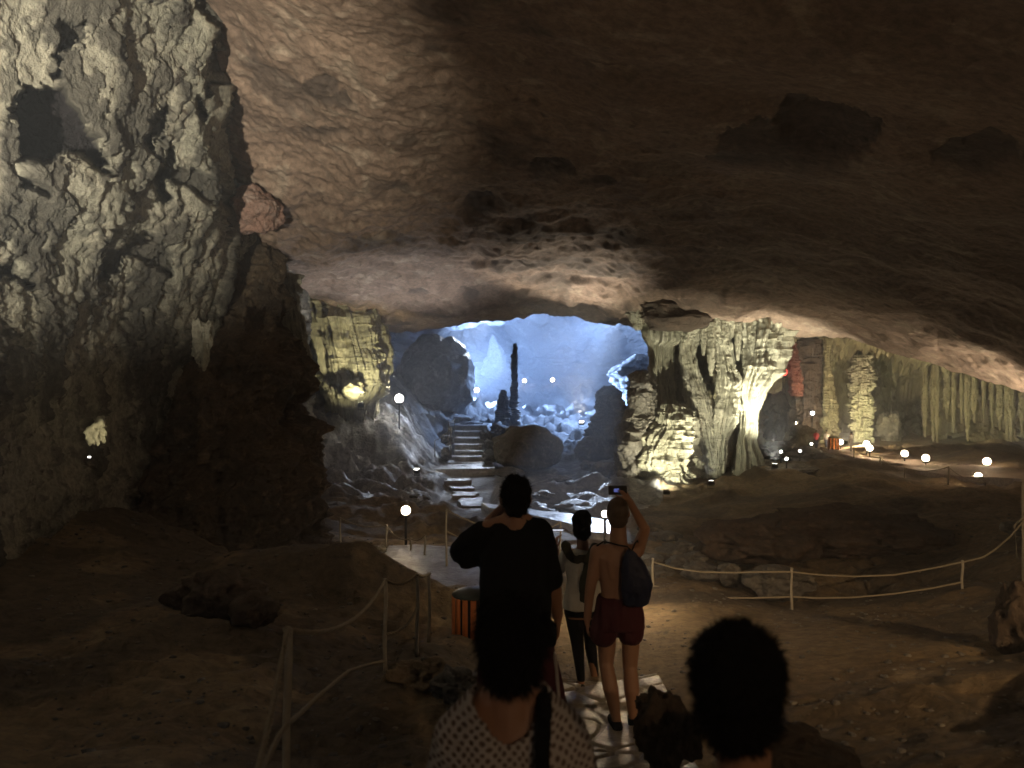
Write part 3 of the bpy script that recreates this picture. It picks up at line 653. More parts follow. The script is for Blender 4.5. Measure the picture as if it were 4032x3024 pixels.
# flood lights out of sight, some only added as fill
flood((-3.0, -2.5, .5), (-4.95, 8.7, 5.8), 17500, (1, .92, .74), 'flood light behind the camera on the left aimed at the upper wall', 40, .9)
flood((-2.95, 3.0, gz_at(-2.95, 3.0)+.4), P(1150, 250, 12), 200, (1, .80, .62), 'flood light low at the left, out of the picture, aimed at the ceiling', 60, 1.0)
flood((X(500, 3.2), 3.2, gz_at(X(500, 3.2), 3.2)+.3), P(1080, 1450, 9.8), 34, (1, .60, .30), 'warm flood light low at the left, out of the picture, aimed at the dark column', 46, 1.0)
flood(on_ground(2625, 20.3, .2), P(2640, 1600, 24), 800, (1, .95, .70), 'flood light in front of the pillar mound', 95, .8)
flood(on_ground(3050, 22.3, .25), P(3010, 1400, 24.3), 2000, (1, .95, .74), 'flood light at the right foot of the pillar', 85, .8)
flood(on_ground(2800, 21.0, .2), P(2760, 1300, 24), 700, (1, .93, .72), 'flood light under the middle columns of the pillar', 80, .8)
flood(P(1420, 1590, 24.0), P(1370, 1350, 26.5), 420, (1, .88, .5), 'flood light below the fluted grey column', 90, .8)
flood(P(2290, 1660, 25.5), P(2230, 1060, 22), 3200, (1, .88, .70), 'flood light aimed at the ceiling above the chamber mouth', 56, 1.0)
flood(P(2400, 1620, 50), P(1750, 1450, 47), 450000, (.36, .56, 1.0), 'powerful blue flood light behind the rock stack', 124, .4, scale=.4, r=.3, gl='glow_blue')
flood(P(1740, 1540, 44), P(2420, 1400, 53), 90000, (.36, .56, 1.0), 'added blue fill light behind the whale backed dome', 120, .5, scale=.4, r=.3, gl='glow_blue')  # added to fill the chamber haze with glow
flood(P(2420, 1180, 44), P(2050, 1700, 40), 26000, (.36, .56, 1.0), 'blue white flood light high in the chamber', 66, .8, scale=.4, r=.3, gl='glow_blue')
flood(P(2440, 1185, 40), P(2200, 2030, 17.3), 36000, (.62, .76, 1.0), 'added narrow white beam that brightens the wet lane', 8, .5, scale=.3, r=.15, gl='glow_blue')  # beam added to make the lane glint, no known source
flood(P(1930, 1240, 42), P(1520, 1760, 27), 7000, (.72, .82, 1.0), 'pale flood light in the chamber roof over the dome', 30, .9, scale=.3, r=.2, gl='glow_blue')
flood(on_ground(3420, 34, .3), P(3400, 1600, 39), 700, (1, .92, .45), 'flood light below the bright yellow drapery', 60, .8)
flood(on_ground(3740, 31, .3), P(3760, 1620, 38), 450, (.98, 1, .55), 'green tinted flood light below the far right draperies', 90, .8)
flood(on_ground(3200, 34, .3), P(3230, 1600, 39), 200, (.9, 1, .7), 'flood light below the pale slim column', 50, .8)
flood(on_ground(3330, 31.5, .3), P(3550, 1480, 39), 2600, (1, .80, .50), 'added warm wide fill light on the back wall of the right hand chamber', 120, .9)  # fill light added to lift the back wall evenly
globe_lamp(3083, 1465, 34, 60, 'red lamp beside the upper right edge of the bright pillar', r=.2, col=(1, .05, .04), gl='glow_red')
flood(on_ground(1640, 23.5, .3), P(1500, 1080, 22), 1400, (.95, .96, 1), 'added pale light on the chamber slope, imitating bounce onto the low roof', 90, .9)  # added light in place of the chamber's bounce under the roof
flood(P(4250, 1850, 17.5), P(4000, 1500, 19), 1400, (1, .85, .62), 'flood light beyond the right edge aimed at the low roof', 100, .9)
flood(P(1590, 1660, 30), P(1730, 1440, 36), 1100, (.75, .88, .9), 'small pale fill light added to brighten the whale backed dome', 50, .9)  # fill added to lighten the near side of the dome
flood(P(352, 1800, 8.0), P(385, 1680, 8.5), 14, (1, .86, .55), 'tiny flood light under the lit yellow rock on the left', 80, .8, scale=.03, r=.015)
for px, py, Y, t in [(3075,1775,25.5,'topmost, on the dark rock'),(3097,1833,22.5,'lowest and nearest'),(3150,1800,26,'between the rocks'),(3195,1792,27.5,'closest to the far visitors')]:
    globe_lamp(px, py, Y, 14, 'tiny spark of a ground lamp right of the pillar foot, '+t, r=.05, gl='glow_white', col=WHITE, short=True, group='tiny ground lamps right of the pillar')
# unseen lamps behind and beside the camera, the last one added fill
globe_lamp(5600, 1500, 2.6, 22, 'warm path lamp out to the right of the camera', r=.1)
flood((3.6, -6.5, 4.2), (2.0, 7.6, -1.0), 520, (1, .64, .34), 'warm flood light behind the visitors', 40, 1.0)
flood((6.2, -1.5, 3.2), (4.1, 6.6, -.8), 1900, (1, .66, .34), 'warm flood light behind the camera on the right, aimed at the sandy floor', 46, 1.0)
flood((.7, -1.6, 2.1), (-.15, 2.1, .75), 26, (1, .70, .46), 'small warm fill light added behind the camera for the nearest woman', 32, 1.0, scale=.08, r=.04)  # unseen fill added to brighten the nearest woman from behind
# ------------------------------------------------------------------ people
def V3(*a): return Vector(a)
def cone_b(bm, p0, r0, p1, r1, seg=14, flat=1.0, fdir=None):
    """rounded tapered limb; flat squashes it along fdir"""
    p0 = Vector(p0); p1 = Vector(p1); t = (p1-p0)
    L = t.length
    if L < 1e-5: t = Vector((0, 0, 1)); L = 1e-5
    t.normalize(); a = (fdir or (Vector((0, 1, 0)) if abs(t.y) < .9 else Vector((1, 0, 0))))
    a = (a-t*a.dot(t)).normalized(); b = t.cross(a)
    rings = []; prof = []
    for k in range(5): an = math.pi/2*k/4; prof.append((-r0*math.cos(an), r0*math.sin(an)))
    prof[0] = (-r0*.999, r0*.05)
    for k in range(5): an = math.pi/2*k/4; prof.append((L+r1*math.sin(an), r1*math.cos(an)))
    prof[-1] = (L+r1*.999, r1*.05)
    for s, r in prof:
        rings.append([bm.verts.new(p0+t*s+(a*math.cos(2*math.pi*k/seg)*flat+b*math.sin(2*math.pi*k/seg))*r) for k in range(seg)])
    for i in range(len(rings)-1):
        for k in range(seg): bm.faces.new((rings[i][k], rings[i][(k+1) % seg], rings[i+1][(k+1) % seg], rings[i+1][k]))
    bm.faces.new(rings[0][::-1]); bm.faces.new(rings[-1])
def loft_b(bm, rings, seg=28, pw=2.3):
    """rings: (x, y, z, rx, ry) stacked upward; superellipse sections"""
    R = []
    for (x, y, z, rx, ry) in rings:
        v = []
        for k in range(seg):
            a = 2*math.pi*k/seg; c, s = math.cos(a), math.sin(a)
            v.append(bm.verts.new((x+rx*math.copysign(abs(c)**(2/pw), c), y+ry*math.copysign(abs(s)**(2/pw), s), z)))
        R.append(v)
    for i in range(len(R)-1):
        for k in range(seg): bm.faces.new((R[i][k], R[i][(k+1) % seg], R[i+1][(k+1) % seg], R[i+1][k]))
    bm.faces.new(R[0][::-1]); bm.faces.new(R[-1])
def ell_b(bm, c, r, rot=None, sub=3):
    g = bmesh.ops.create_icosphere(bm, subdivisions=sub, radius=1)
    Mx = Matrix.Translation(c) @ (rot or Matrix.Identity(4)) @ Matrix.Diagonal((r[0], r[1], r[2], 1))
    bmesh.ops.transform(bm, matrix=Mx, verts=g['verts'])
def fuse(name, bm, voxel, mat, parent, smooth=4, noise=0.0, nf=9.0, seed=1, cut=None, folds=0.0):
    """fuses overlapping closed shapes into one continuous skin"""
    bmesh.ops.recalc_face_normals(bm, faces=bm.faces)
    me = bpy.data.meshes.new('tmp'); bm.to_mesh(me); bm.free()
    o = bpy.data.objects.new('tmp', me); S.collection.objects.link(o)
    m = o.modifiers.new('r', 'REMESH'); m.mode = 'VOXEL'; m.voxel_size = voxel
    if smooth:
        s = o.modifiers.new('s', 'SMOOTH'); s.factor = .5; s.iterations = smooth
    dg = bpy.context.evaluated_depsgraph_get(); dg.update()
    me2 = bpy.data.meshes.new_from_object(o.evaluated_get(dg)); bpy.data.objects.remove(o); bpy.data.meshes.remove(me)
    me2.name = name
    if cut:
        bb_ = bmesh.new(); bb_.from_mesh(me2)
        bmesh.ops.delete(bb_, geom=[v for v in bb_.verts if cut(v.co)], context='VERTS')
        bb_.normal_update(); ex = bmesh.ops.solidify(bb_, geom=bb_.faces[:], thickness=.005); bb_.to_mesh(me2); bb_.free(); me2.update()
    if noise or folds:
        co = np.zeros(len(me2.vertices)*3, np.float32); me2.vertices.foreach_get('co', co); co = co.reshape(-1, 3).astype(float)
        no = np.zeros(len(me2.vertices)*3, np.float32); me2.vertices.foreach_get('normal', no); no = no.reshape(-1, 3)
        d = noise*fbm(co, nf, 3, seed)
        if folds: d = d+folds*(ridged(co, 5, 3, seed+4, aniso=(1.2, 1.2, .45))-.9)
        co = co+no*d[:, None]; me2.vertices.foreach_set('co', co.reshape(-1).astype(np.float32)); me2.update()
    return link(name, me2, mat, parent)
def hand_b(bm, wrist, tip_dir, back, side, curl=.35, s=1.0, spread=1.0):
    """palm, four unequal bent fingers and a thumb. back = direction the back of the hand faces; side = thumb side"""
    t = Vector(tip_dir).normalized(); n = Vector(back); n = (n-t*n.dot(t)).normalized(); u = Vector(side); u = (u-t*u.dot(t)-n*u.dot(n)).normalized()
    w = Vector(wrist)
    cone_b(bm, w, .026*s, w+t*.03*s, .03*s, flat=.7, fdir=n)
    for k, off in enumerate((.027, .009, -.009, -.026)):
        cone_b(bm, w+t*.02*s+u*off*.7*s, .014*s, w+t*.088*s+u*off*s, .0115*s)
        ln = (.068, .078, .072, .056)[k]*s; d = (t+u*off*2.2*spread).normalized(); p = w+t*.092*s+u*off*1.03*s
        a = curl
        for j, fr in enumerate((.45, .31, .24)):
            d = (d*math.cos(a)-n*math.sin(a)).normalized(); q = p+d*ln*fr
            cone_b(bm, p, (.0095, .0088, .0078)[j]*s, q, (.0088, .0078, .0066)[j]*s, seg=8); p = q; a = curl*1.15
    p = w+t*.03*s+u*.026*s; d = (t*.6+u*.8-n*.25).normalized(); q = p+d*.036*s; cone_b(bm, p, .015*s, q, .0115*s, seg=8)
    d = (t*.85+u*.35-n*.35).normalized(); r = q+d*.03*s; cone_b(bm, q, .011*s, r, .010*s, seg=8)
    d = (t*.9+u*.1-n*.45).normalized(); cone_b(bm, r, .010*s, r+d*.024*s, .008*s, seg=8)
def head_b(bm, c, s=1.0, yaw=0.0, pitch=0.0):
    """head facing local +Y turned by yaw; c = centre of the skull"""
    R = Matrix.Rotation(yaw, 4, 'Z') @ Matrix.Rotation(pitch, 4, 'X'); c = Vector(c)
    def q(x, y, z): return c+R @ Vector((x*s, y*s, z*s))
    ell_b(bm, q(0, -.012, .025), (.074*s, .092*s, .092*s), R)
    ell_b(bm, q(0, .025, -.02), (.062*s, .068*s, .088*s), R)
    ell_b(bm, q(0, .045, -.078), (.040*s, .040*s, .032*s), R)           # jaw and chin
    cone_b(bm, q(0, .088, .012), .009*s, q(0, .108, -.022), .013*s)      # nose
    cone_b(bm, q(-.014, .098, -.026), .008*s, q(.014, .098, -.026), .008*s)
    cone_b(bm, q(-.036, .083, .026), .009*s, q(-.012, .088, .024), .009*s); cone_b(bm, q(.036, .083, .026), .009*s, q(.012, .088, .024), .009*s)
    cone_b(bm, q(-.018, .088, -.053), .007*s, q(.018, .088, -.053), .007*s); cone_b(bm, q(-.015, .086, -.064), .008*s, q(.015, .086, -.064), .008*s)
    for sx in (-1, 1):
        ell_b(bm, q(sx*.076, -.004, -.006), (.010*s, .018*s, .031*s), R, 2)
        cone_b(bm, q(sx*.080, -.012, .018), .0065*s, q(sx*.083, -.016, -.012), .0065*s, 8)
    return q, R
def eyes(q, s, parent):
    for sx in (-1, 1):
        bm = bmesh.new(); ell_b(bm, q(sx*.029, .083, .008), (.011*s, .008*s, .007*s), None, 2)
        bm_obj('eye', bm, M['glass_black'], parent)
def foot_b(bm, ank, s=1.0, ang=0.0, grow=0.0):
    d = Vector((math.sin(ang), math.cos(ang), 0)); a = Vector(ank)
    g = Vector((a.x, a.y, a.z-.075*s))
    cone_b(bm, g-d*.035*s+V3(0, 0, .033*s), (.033+grow)*s, g+d*.10*s+V3(0, 0, .030*s), (.036+grow)*s, flat=1, seg=12)
    cone_b(bm, g+d*.10*s+V3(0, 0, .030*s), (.036+grow)*s, g+d*.17*s+V3(0, 0, .022*s), (.024+grow)*s, seg=12)
    cone_b(bm, a-Vector((0, 0, .03*s if grow else 0)), (.036+grow)*s, g+d*.06*s+V3(0, 0, .04*s), (.035+grow)*s)

def world_pt(e, px, py, Y):
    """a point of the place in the figure's own space"""
    return P(px, py, Y)-e.location

def strands(o, n, ln, seed, down=.8, wd=.0011):
    """short loose locks standing off the hair surface"""
    me = o.data; rn = random.Random(seed); vs = [(v.co.copy(), v.normal.copy()) for v in me.vertices]
    bm = bmesh.new(); bm.from_mesh(me)
    for k in range(n):
        c, nn_ = rn.choice(vs); t = (nn_*rn.uniform(.35, .9)+Vector((rn.uniform(-.5, .5), rn.uniform(-.4, .4), -down*rn.uniform(.2, 1.3)))).normalized()
        L_ = ln*rn.uniform(.4, 1.2); sd = t.cross(nn_); 
        if sd.length < .01: continue
        sd = sd.normalized()*wd; m_ = c-nn_*.003+t*L_*.5+nn_*.002; e_ = c+(t+Vector((0, 0, -.35*down))).normalized()*L_
        a = [bm.verts.new(p) for p in (c-nn_*.003-sd, c-nn_*.003+sd, m_+sd*.8, m_-sd*.8, e_)]
        bm.faces.new((a[0], a[1], a[2], a[3])); bm.faces.new((a[3], a[2], a[4]))
    bm.to_mesh(me); bm.free()

# --- man in the black T-shirt, seen from behind, filming with his left arm up
g = gz_at(X(2040, 4.25), 4.25)
B = empty('person', (X(2040, 4.25), 4.25, g), label='man in a black T-shirt standing with his left elbow raised, back to us', cat='person')
def b(px, py, dy=0.0): return world_pt(B, px, py, 4.25+dy)
top = b(2030, 1898).z
hc = b(2030, 1965); sh = b(2030, 2075).z; hip = .92*1.0
Ls = b(1898, 2095); Rs = b(2122, 2100); Le = b(1822, 2168, .10); Lw = b(1972, 2008, .27); Re = b(2178, 2300, -.02); Rw = b(2195, 2425, .08)
bm = bmesh.new()
q, R_ = head_b(bm, hc, 1.02, .05)
cone_b(bm, V3(hc.x, -.01, hc.z-.05), .062, V3(hc.x+.0, -.01, sh+.0), .072)
zs = [.86, .95, 1.05, 1.18, 1.30, sh-.06, sh, sh+.03]
loft_b(bm, [(0, 0, .80, .16, .12), (0, 0, .92, .175, .125), (0, 0, 1.05, .165, .12), (0, 0, 1.2, .175, .12), (0, 0, sh-.14, .18, .115), (-.01, 0, sh-.05, .16, .09), (-.01, 0, sh+.01, .08, .06)])
cone_b(bm, Ls, .058, Le, .046); cone_b(bm, Le, .045, Lw, .030); hand_b(bm, Lw, V3(.35, .5, .7), V3(-.8, -.2, .3), V3(.3, -.6, .4), .55)
cone_b(bm, Rs, .058, Re, .046); cone_b(bm, Re, .045, Rw, .031); hand_b(bm, Rw, V3(.05, .1, -1), V3(1, 0, 0), V3(0, 1, 0), .35)
cone_b(bm, V3(-.04, 0, sh+.02), .06, Ls, .056); cone_b(bm, V3(.03, 0, sh+.02), .06, Rs, .056)
for sx, dx in ((-1, -.03), (1, .13)):
    hp = V3(sx*.09, 0, .86); kn = V3(sx*.10+dx*.5, .03, .49); an = V3(sx*.12+dx, -.02, .08)
    cone_b(bm, hp, .088, kn, .058); cone_b(bm, kn, .055, an, .036); foot_b(bm, an, 1, sx*-.15)
fuse('body', bm, .009, M['skin_dark'], B)
eyes(q, 1.02, B)
bm = bmesh.new()
ell_b(bm, q(0, -.022, .038), (.083, .094, .094), R_); ell_b(bm, q(0, -.045, -.02), (.074, .064, .07), R_)
strands(fuse('hair', bm, .008, M['hair'], B, 2, .009, 28, 5), 2500, .016, 1, .2)
bm = bmesh.new()
loft_b(bm, [(.005, 0, b(2000, 2520).z, .215, .155), (.0, 0, b(2000, 2450).z, .212, .15), (-.01, 0, 1.02, .20, .145), (-.02, 0, 1.2, .195, .14), (-.02, 0, sh-.16, .195, .13), (-.015, 0, sh-.06, .185, .105), (-.015, 0, sh+.0, .125, .08), (-.012, 0, sh+.03, .085, .07), (-.012, 0, sh+.055, .074, .068)], pw=2.5)
cone_b(bm, V3(-.045, 0, sh+.005), .068, Ls, .074); cone_b(bm, Ls, .076, Le+V3(.0, 0, 0), .078); cone_b(bm, Le+V3(0, 0, -.0), .078, Le+(Lw-Le)*.10, .066)
cone_b(bm, Le+V3(.03, 0, -.05), .06, Ls+V3(.04, 0, -.10), .06)
cone_b(bm, V3(.03, 0, sh+.005), .068, Rs, .076); cone_b(bm, Rs, .076, Re+V3(-.005, 0, .03), .068)
fuse('t_shirt', bm, .010, M['black_cloth'], B, 5, .003, 9, 3, folds=.012)
bm = bmesh.new()
for sx, dx in ((-1, -.03), (1, .10)):
    cone_b(bm, V3(sx*.09, 0, .93), .115, V3(sx*.105+dx*.5, .02, .60), .115); cone_b(bm, V3(sx*.105+dx*.5, .02, .60), .115, V3(sx*.11+dx*.7, .02, .36), .098)
loft_b(bm, [(0, 0, .80, .20, .14), (0, 0, .98, .19, .135)])
sho = fuse('shorts', bm, .011, M['maroon'], B, 4, .003, 9, 8, folds=.009)
bm = bmesh.new()
cone_b(bm, V3(.195, -.06, .90), .024, V3(.222, -.055, .60), .024, flat=.5, fdir=V3(1, 0, 0)); cone_b(bm, V3(.222, -.055, .60), .024, V3(.225, -.045, .38), .022, flat=.5, fdir=V3(1, 0, 0))
bm_obj('side_stripe', bm, M['khaki'], sho)
for sx, dx in ((-1, -.03), (1, .13)):
    bm = bmesh.new(); foot_b(bm, V3(sx*.12+dx, -.02, .085), 1.02, sx*-.15, .007); fuse('shoe', bm, .009, M['black_cloth'], B, 2)
ph = empty('phone', B.location+hc+V3(0, .25, -.02), label='phone held up in front of the face of the man in black', cat='phone')
bm = bmesh.new(); box_bm(bm, (0, 0, 0), (.14, .009, .07), .004); bm_obj('case', bm, M['glass_black'], ph, False)
bm = bmesh.new(); box_bm(bm, (0, -.0055, 0), (.128, .002, .062)); bm_obj('screen', bm, M['screen'], ph, False)

# --- shirtless man in maroon shorts filming overhead
YD = 6.05
gD = gz_at(X(2440, YD), YD)+.045
D = empty('person', (X(2440, YD), YD, gD), label='shirtless man in maroon swim shorts holding a phone above his head', cat='person')
def dpt(px, py, dy=0.0): return world_pt(D, px, py, YD+dy)
hc = dpt(2433, 2022); sh = dpt(2430, 2150).z
Ls = dpt(2352, 2172); Rs = dpt(2508, 2168); Le = dpt(2322, 2330, .0); Lw = dpt(2312, 2440, .04); Re = dpt(2540, 2085, .22); Rw = dpt(2478, 1972, .12)
bm = bmesh.new(); q, R_ = head_b(bm, hc, 1.06, -.1, .12)
cone_b(bm, V3(hc.x, -.01, hc.z-.05), .060, V3(-.01, -.01, sh+.0), .070)
W1 = dpt(2430, 2345).z
loft_b(bm, [(.0, 0, W1-.22, .155, .115), (0, 0, W1-.10, .165, .12), (0, 0, W1+.03, .142, .105), (-.01, 0, W1+.14, .148, .105), (-.012, 0, W1+.25, .165, .11), (-.015, 0, sh-.08, .165, .10), (-.015, 0, sh-.02, .12, .075), (-.01, 0, sh+.02, .07, .06)])
cone_b(bm, V3(-.10, 0, sh-.04), .055, Ls, .056); cone_b(bm, V3(.08, 0, sh-.04), .055, Rs, .056)
cone_b(bm, Ls, .056, Le, .041); cone_b(bm, Le, .040, Lw, .028); hand_b(bm, Lw, V3(.05, .12, -1), V3(-1, 0, 0), V3(0, 1, 0), .4)
cone_b(bm, Rs, .056, Re, .042); cone_b(bm, Re, .041, Rw, .028); hand_b(bm, Rw, V3(-.5, .05, .8), V3(.5, -.5, .3), V3(-.3, -.3, -.6), .7)
hp1 = V3(-.09, 0, W1-.16); hp2 = V3(.09, 0, W1-.16)
k1 = dpt(2388, 2625); k2 = dpt(2482, 2640); a1 = dpt(2428, 2836, -.05); a2 = dpt(2493, 2826, .02)
for hp, kn, an, sx in ((hp1, k1, a1, -1), (hp2, k2, a2, 1)):
    cone_b(bm, hp, .088, kn+V3(0, .02, .02), .056); cone_b(bm, kn, .054, an+(kn-an)*.62+V3(0, -.015, 0), .060); cone_b(bm, an+(kn-an)*.62+V3(0, -.015, 0), .060, an, .034); foot_b(bm, an, 1, sx*.12)
# shoulder blades and spine furrow
cone_b(bm, V3(-.085, -.085, sh-.10), .028, V3(-.07, -.088, sh-.22), .022); cone_b(bm, V3(.06, -.085, sh-.10), .028, V3(.055, -.088, sh-.22), .022)
fuse('body', bm, .008, M['skin'], D, 4); eyes(q, 1.06, D)
bm = bmesh.new(); ell_b(bm, q(0, -.016, .033), (.084, .099, .097), R_); ell_b(bm, q(0, -.040, -.03), (.076, .068, .075), R_)
fuse('hair', bm, .007, M['hair_brown'], D, 2, .002, 60, 5)
bm = bmesh.new()
loft_b(bm, [(0, 0, W1-.24, .195, .145), (0, 0, W1-.12, .19, .145), (0, 0, W1-.03, .172, .13), (0, 0, W1+.0, .16, .122)])
cone_b(bm, hp1+V3(0, 0, .0), .11, dpt(2378, 2490)+V3(.0, 0, .0), .108); cone_b(bm, hp2+V3(0, 0, .0), .11, dpt(2482, 2490), .108)
sho = fuse('swim_shorts', bm, .010, M['maroon'], D, 3, .003, 9, 8, folds=.012)
for an, sx in ((a1, -1), (a2, 1)):
    bm = bmesh.new(); foot_b(bm, an+V3(0, 0, .004), 1.0, sx*.12, .007)
    fuse('shoe', bm, .009, M['black_cloth'], D, 2)
# drawstring bag on his right shoulder
bag = empty('drawstring_bag', D.location+dpt(2508, 2275, -.16), label='navy drawstring bag hanging on the back of the shirtless man', cat='bag')
def bb(px, py, dy=0.0): return P(px, py, YD-.16+dy)-bag.location
bm = bmesh.new()
rows = [(2165,2468,2500),(2180,2460,2512),(2210,2452,2535),(2250,2447,2556),(2300,2448,2568),(2345,2452,2566),(2378,2462,2552),(2388,2480,2535)]
rr = []
for py, a, c in rows[::-1]:
    A_ = bb(a, py); C_ = bb(c, py); rr.append(((A_.x+C_.x)/2, 0, A_.z, (C_.x-A_.x)/2, .03+.045*math.sin(math.pi*min(1, (py-2150)/250))))
loft_b(bm, rr, pw=2.2)
fuse('sack', bm, .007, M['navy'], bag, 3, .006, 12, 3, folds=.012)
tube_obj('cord', [bb(2484, 2168, .0), bb(2470, 2152, .02), bb(2440, 2147, .05), bb(2405, 2138, .06), bb(2375, 2133, .08), bb(2350, 2150, .14), bb(2345, 2180, .24)], .006, M['black_cloth'], bag)
tube_obj('cord', [bb(2488, 2168, .0), bb(2500, 2140, .05), bb(2510, 2128, .14), bb(2515, 2150, .24)], .006, M['black_cloth'], bag)
ph = empty('phone', D.location+dpt(2432, 1930, .12), label='phone with a faint blue screen held high by the shirtless man', cat='phone')
bm = bmesh.new(); box_bm(bm, (0, 0, 0), (.145, .009, .072), .004); bm_obj('case', bm, M['glass_black'], ph, False)
bm = bmesh.new(); box_bm(bm, (-.01, -.0055, 0), (.04, .002, .028)); bm_obj('screen', bm, M['screen'], ph, False)

# --- woman in the off-white top and dark leggings
YC = 6.93
Cc = empty('person', (X(2295, YC), YC, gz_at(X(2295, YC), YC)+.045), label='woman with short black hair in a pale top, dark shawl and black leggings', cat='person')
def cpt(px, py, dy=0.0): return world_pt(Cc, px, py, YC+dy)
hc = cpt(2291, 2062); sh = cpt(2290, 2165).z; W1 = cpt(2290, 2330).z
Ls = cpt(2232, 2180); Rs = cpt(2345, 2180); Le = cpt(2188, 2265, .12); Lw = cpt(2190, 2165, .22); Re = cpt(2372, 2290); Rw = cpt(2350, 2380, .1)
bm = bmesh.new(); q, R_ = head_b(bm, hc, .95)
cone_b(bm, V3(hc.x, -.01, hc.z-.05), .048, V3(0, -.01, sh), .055)
loft_b(bm, [(0, 0, W1-.22, .15, .11), (0, 0, W1-.08, .155, .11), (0, 0, W1+.08, .12, .09), (0, 0, sh-.12, .14, .095), (0, 0, sh-.03, .12, .07), (0, 0, sh+.01, .06, .05)])
cone_b(bm, V3(-.08, 0, sh-.03), .045, Ls, .045); cone_b(bm, V3(.08, 0, sh-.03), .045, Rs, .045)
cone_b(bm, Ls, .045, Le, .036); cone_b(bm, Le, .036, Lw, .026); hand_b(bm, Lw, V3(.0, .2, 1), V3(-.9, -.2, 0), V3(.3, -.7, 0), .5, .95)
cone_b(bm, Rs, .045, Re, .036); cone_b(bm, Re, .036, Rw, .026); hand_b(bm, Rw, V3(-.2, .5, -.8), V3(1, 0, 0), V3(0, 1, .3), .5, .95)
k1 = cpt(2275, 2545); k2 = cpt(2325, 2540, .12); a1 = cpt(2288, 2688); a2 = cpt(2342, 2672, .22)
for hp, kn, an, sx in ((V3(-.08, 0, W1-.16), k1, a1, -1), (V3(.08, 0, W1-.16), k2, a2, 1)):
    cone_b(bm, hp, .082, kn, .05); cone_b(bm, kn, .05, an, .032); foot_b(bm, an, .92, sx*.1)
fuse('body', bm, .008, M['skin_dark'], Cc); eyes(q, .95, Cc)
bm = bmesh.new(); ell_b(bm, q(0, -.02, .035), (.088, .098, .098), R_); ell_b(bm, q(0, -.035, -.05), (.082, .075, .09), R_); ell_b(bm, q(0, -.03, -.10), (.06, .055, .05), R_)
strands(fuse('hair', bm, .008, M['hair'], Cc, 2, .005, 28, 5), 1500, .02, 2)
bm = bmesh.new()
loft_b(bm, [(-.01, 0, cpt(2290, 2392).z, .175, .13), (0, 0, W1-.02, .16, .12), (0, 0, W1+.1, .14, .105), (0, 0, sh-.12, .155, .105), (0, 0, sh-.03, .13, .08), (0, 0, sh+.012, .075, .06)])
cone_b(bm, V3(-.08, 0, sh-.04), .05, Ls, .056); cone_b(bm, Ls, .056, Le, .05)
cone_b(bm, V3(.08, 0, sh-.04), .05, Rs, .056); cone_b(bm, Rs, .056, Re, .05); cone_b(bm, Re, .05, Rw, .034)
fuse('top', bm, .009, M['white_cloth'], Cc, 4, .003, 9, 8, folds=.012)
bm = bmesh.new()
loft_b(bm, [(0, 0, W1-.20, .165, .122), (0, 0, W1-.05, .152, .115)])
for hp, kn, an in ((V3(-.08, 0, W1-.16), k1, a1), (V3(.08, 0, W1-.16), k2, a2)):
    cone_b(bm, hp, .089, kn, .055); cone_b(bm, kn, .056, an+V3(0, 0, .03), .036)
fuse('leggings', bm, .008, M['black_cloth'], Cc, 3)
bm = bmesh.new()
for k in range(14):
    t = k/13; a = cpt(2228+t*112, 2150+62*math.sin(math.pi*t)**1.0+12*math.sin(9*t), -.11-.03*math.sin(math.pi*t))
    t2 = (k+1)/13; c = cpt(2228+t2*112, 2150+62*math.sin(math.pi*min(t2, 1))+12*math.sin(9*t2), -.11-.03*math.sin(math.pi*min(t2, 1)))
    if k < 13: cone_b(bm, a, .045, c, .045, flat=.5, fdir=V3(0, 1, 0))
cone_b(bm, cpt(2330, 2190, -.10), .05, cpt(2300, 2290, -.13), .055, flat=.6); cone_b(bm, cpt(2300, 2290, -.13), .055, cpt(2297, 2365, -.12), .045, flat=.6)
fuse('shawl', bm, .009, M['olive'], Cc, 3, .004, 12, 3, folds=.012)
for an, sx in ((a1, -1), (a2, 1)):
    bm = bmesh.new(); foot_b(bm, an+V3(0, 0, .004), .95, sx*.1, .006); fuse('shoe', bm, .009, M['black_cloth'], Cc, 2)
ph = empty('phone', Cc.location+cpt(2192, 2085, .24), label='phone tilted flat in the raised left hand of the woman in the pale top', cat='phone')
bm = bmesh.new(); Rp = Matrix.Rotation(math.radians(68), 4, 'X'); box_bm(bm, (0, 0, 0), (.13, .008, .068), .003, Rp); bm_obj('case', bm, M['glass_black'], ph, False)
M['screen_white'] = plain('lit_phone_screen', (.3, .3, .35), .2, emis=(.8, .86, 1), estr=.8)
bm = bmesh.new(); box_bm(bm, Rp @ V3(0, -.0052, 0), (.118, .002, .06), 0, Rp); bm_obj('screen', bm, M['screen_white'], ph, False)

# --- woman in the foreground, back to us, dotted top
YA = 2.1
A = empty('person', (X(2005, YA), YA, gz_at(X(2005, YA), YA)), label='woman nearest the camera, black hair, white eyelet top, seen from behind', cat='person')
def apt(px, py, dy=0.0): return world_pt(A, px, py, YA+dy)
hc = apt(2012, 2515, .03); sh = apt(2000, 2800).z
Ls = apt(1810, 2905); Rs = apt(2215, 2900); z0 = sh
bm = bmesh.new(); q, R_ = head_b(bm, hc, .98, 0, -.12)
cone_b(bm, V3(hc.x, .01, hc.z-.06), .058, V3(0, -.005, sh+.05), .064); cone_b(bm, V3(0, -.005, sh+.06), .062, V3(0, 0, sh-.05), .085)
loft_b(bm, [(0, 0, .76, .17, .13), (0, 0, .88, .175, .13), (0, 0, 1.0, .145, .11), (0, 0, sh-.18, .155, .105), (0, 0, sh-.07, .165, .09), (0, 0, sh-.005, .11, .07), (0, 0, sh+.035, .065, .058)])
